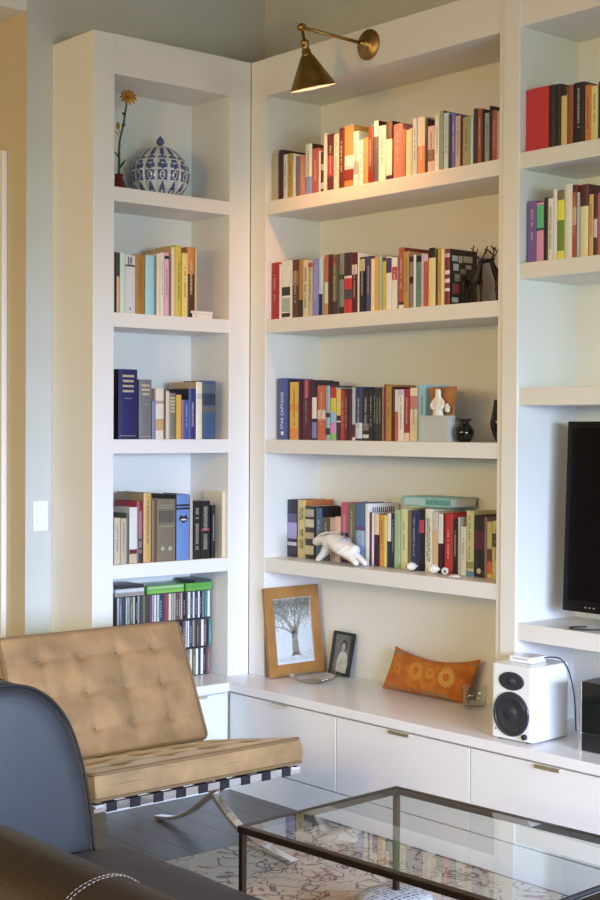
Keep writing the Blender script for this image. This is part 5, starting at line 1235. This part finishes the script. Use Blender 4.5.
def pouf():
    m = bpy.data.materials.new('blue_white_block_print'); m.use_nodes = True; nt = m.node_tree; b = nt.nodes['Principled BSDF']; b.inputs['Roughness'].default_value = .85
    tc = nt.nodes.new('ShaderNodeTexCoord'); v = nt.nodes.new('ShaderNodeTexVoronoi'); v.inputs['Scale'].default_value = 34; v.inputs['Randomness'].default_value = .35
    w = nt.nodes.new('ShaderNodeTexWave'); w.inputs['Scale'].default_value = 14; w.inputs['Distortion'].default_value = 3; w.inputs['Detail'].default_value = 1
    nt.links.new(tc.outputs['Object'], v.inputs['Vector']); nt.links.new(tc.outputs['Object'], w.inputs['Vector'])
    mt = nt.nodes.new('ShaderNodeMath'); mt.operation = 'MULTIPLY'; nt.links.new(v.outputs['Distance'], mt.inputs[0]); mt.inputs[1].default_value = 1.6
    ad = nt.nodes.new('ShaderNodeMath'); ad.operation = 'ADD'; nt.links.new(mt.outputs[0], ad.inputs[0]); nt.links.new(w.outputs['Fac'], ad.inputs[1])
    r = nt.nodes.new('ShaderNodeValToRGB'); r.color_ramp.interpolation = 'CONSTANT'; r.color_ramp.elements[0].color = (.06,.09,.22,1); r.color_ramp.elements[1].position = .8; r.color_ramp.elements[1].color = (.62,.64,.66,1)
    nt.links.new(ad.outputs[0], r.inputs['Fac']); nt.links.new(r.outputs['Color'], b.inputs['Base Color'])
    t = thing('floor_cushion', 'round blue and white patterned floor cushion on rug beneath the table', 'cushion', (1.811, -.886, .0125)); t.scale = (.62, .62, 1)
    prof = [(0,0),(.15,0),(.185,.012),(.2,.04),(.2,.075),(.185,.103),(.15,.115),(.08,.121),(0,.123)]
    MB().lathe(prof, 56).build('cushion_cover', m, t)
    MB().tube([(.196*math.cos(2*PI*k/56), .196*math.sin(2*PI*k/56), .0875) for k in range(56)], .005, 8, closed=True).build('piping', cmat((.5,.52,.55), .8), t)
pouf()

# ------------------------------------------------------------------ black leather sofa in the foreground
def sofa():
    XA, XB = 1.5, 3.52
    o = (2.51, -2.2, 0)
    t = thing('sofa', 'black leather sofa in the foreground with rounded arm facing the bookcases', 'sofa', o)
    prof = [(-2.60,.07),(-2.60,.68),(-2.54,.765),(-2.44,.805),(-2.28,.82),(-2.05,.825),(-1.95,.818),(-1.885,.79),(-1.835,.745),(-1.797,.685),(-1.766,.60),(-1.742,.5),(-1.726,.38),(-1.718,.25),(-1.715,.07)]
    cy, cz = -2.2, .38
    ring0 = [(p.x, p.y) for p in spline([(q[0], q[1], 0) for q in prof], 4)]
    for x0, x1 in ((XA-.22, XA), (XB, XB+.22)):      # padded arm: cushioned faces that swell towards the middle
        b = MB(); secs = []
        for k in range(13):
            sc2 = (k/12)**.8
            secs.append((x0+.03-.022*math.sqrt(max(0, 1-(1-min(1, (1-sc2)/.07))**2))-.026*(1-sc2**2), max(sc2, .001)))
        secs += [(2*(x0+x1)/2-x, s2) for x, s2 in reversed(secs)]
        n = len(ring0); vs = []
        for x, s2 in secs:
            for y, z in ring0: vs.append((x, cy+(y-cy)*s2, max(.07, cz+(z-cz)*s2)))
        fs = [(j*n+i, j*n+(i+1) % n, (j+1)*n+(i+1) % n, (j+1)*n+i) for j in range(len(secs)-1) for i in range(n)]
        b.add(vs, fs, 0, True); a = b.build('arm', BLACKLEATHER, t, o)
        for x in (x0+.018, x1-.018):
            MB().tube([(x, cy+(y-cy)*.9995, cz+(z-cz)*.9995) for y, z in ring0[8:]], .0045, 8).build('piping', mat('black_piping', (.018,.016,.016), .4), a, o)
    bp = [(-2.70,.07),(-2.745,.45),(-2.74,.637),(-2.72,.717),(-2.69,.765),(-2.64,.786),(-2.59,.784),(-2.55,.757),(-2.52,.70),(-2.47,.50),(-2.45,.36),(-2.45,.07)]
    bk = MB().prism(bp, 'x', XA-.24, XB+.24, 0, True).build('backrest', WARMLIT_LEATHER, t, o, bevel=.012, seg=3, angle=60)
    path = spline([(q[0], q[1], 0) for q in bp[2:10]], 6)
    for x in (2.92, 2.93):
        b = MB()
        for k in range(len(path)-1):
            p, q = path[k], path[k+1]
            b.tube([(x, p[0], p[1]), (x, p[0]*.35+q[0]*.65, p[1]*.35+q[1]*.65)], 0.0009, 5)
        b.build('seam_stitching', STITCH, bk, o)
    mid = (XA+XB)/2
    for x0, x1 in ((XA+.003, mid-.002), (mid+.002, XB-.003)):
        N, K = 30, 24; b = MB(); vs = []
        for sgn in (1, -1):
            for j in range(K+1):
                for i in range(N+1):
                    u = math.sin(PI/2*(2*i/N-1)); v = math.sin(PI/2*(2*j/K-1))
                    e = max((1-abs(u)**10)*(1-abs(v)**10), 0)**.45
                    x = (x0+x1)/2+u*(x1-x0)/2; y = -2.045+v*.405
                    z = .298+sgn*.078*e+(.012*(1-u*u)*(1-v*v)+.004*mnoise.noise(Vector((x*5, y*7, 1))) if sgn > 0 else 0)
                    vs.append((x, y, z))
        n1 = (N+1)*(K+1)
        for s_ in (0, 1):
            for j in range(K):
                for i in range(N):
                    a = s_*n1+j*(N+1)+i; b.f.append((a, a+1, a+N+2, a+N+1)); b.m.append(0); b.sm.append(True)
        b.v = vs; b.build('seat_cushion', BLACKLEATHER, t, o)
    MB().box(XA+.002, XB-.002, -2.44, -1.69, .07, .219).build('seat_base', BLACKLEATHER, t, o, bevel=.01)
    for x in (XA-.15, XB+.15):
        for y in (-2.6, -1.8): MB().lathe([(0,.0126),(.02,.0126),(.028,.072),(0,.072)], 16, (x, y, 0)).build('foot', BLACKPLASTIC, t, o)
sofa()

# ------------------------------------------------------------------ light
def area(name, loc, target, sx, sy, power, col, spread=180):
    l = bpy.data.lights.new(name, 'AREA'); l.shape = 'RECTANGLE'; l.size = sx; l.size_y = sy; l.energy = power; l.color = col; l.spread = math.radians(spread)
    o = bpy.data.objects.new(name, l); COL.objects.link(o); o.location = loc
    d = Vector(target)-Vector(loc); o.rotation_euler = d.to_track_quat('-Z', 'Y').to_euler(); return o
# daylight through the two windows: sky light falls inwards and down
area('window_daylight', (XR+.02, -2.2, 1.25), (XR-3, -1.9, -.6), 3.3, 1.3, 312, (.505, .611, 1.), 84)
area('window_skylight', (XR+.02, -2.2, 1.85), (.6, -.8, .45), 3.3, .5, 28.5, (.715, 1., .85), 75)
area('window_skylight', (2.4, YF-.02, 1.85), (1.2, 0, .4), 3.9, .5, 16, (.86, 1., .62), 75)
# unseen warm room lamps without fixtures, plus one added cool fill
def point_light(name, loc, e, col, r):
    l = bpy.data.lights.new(name, 'POINT'); l.energy = e; l.color = col; l.shadow_soft_size = r
    o = bpy.data.objects.new(name, l); COL.objects.link(o); o.location = loc
point_light('unseen_warm_lamp', (2.6, -4.6, 2.2), 131, (1., .45, .02), .25)
point_light('unseen_warm_lamp_left', (.2, -5.0, 2.0), 71, (1., .756, .385), .25)
point_light('overhead_fill_light', (2.1, -2.4, 3.5), 12, (.1, .42, 1.), .2)  # added cool fill overhead to lighten the worktop, no real fixture
# the wall lamp's bulb
l = bpy.data.lights.new('wall_lamp_light', 'SPOT'); l.energy = 21; l.color = (1., .41, .15); l.shadow_soft_size = .04; l.spot_size = math.radians(150); l.spot_blend = .8
so = bpy.data.objects.new('wall_lamp_light', l); COL.objects.link(so)
p = Vector((.735, 0, 3.002)) + (til @ Vector((0, 0, -.19)))
d = (til.to_3x3() @ Vector((0, 0, -1))); so.location = p; so.rotation_euler = d.to_track_quat('-Z', 'Y').to_euler()
wd = bpy.data.worlds.new('sky'); sc.world = wd; wd.use_nodes = True
bg = wd.node_tree.nodes['Background']; bg.inputs[0].default_value = (.78, .88, 1., 1); bg.inputs[1].default_value = .4

# ------------------------------------------------------------------ camera
cam = bpy.data.cameras.new('camera'); cam.sensor_width = 36; cam.lens = CAM_F*36/900; cam.clip_start = .05
co = bpy.data.objects.new('camera', cam); COL.objects.link(co)
R_, U_, F_ = Vector(CAM_R), Vector(CAM_U), Vector(CAM_FW)
co.matrix_world = Matrix(((R_.x,U_.x,-F_.x,CAM_C[0]),(R_.y,U_.y,-F_.y,CAM_C[1]),(R_.z,U_.z,-F_.z,CAM_C[2]),(0,0,0,1)))
sc.camera = co
sc.view_settings.view_transform = 'Standard'; sc.view_settings.look = 'None'; sc.view_settings.exposure = 0; sc.view_settings.gamma = 1; sc.view_settings.use_curve_mapping = False
sc.cycles.use_denoising = True
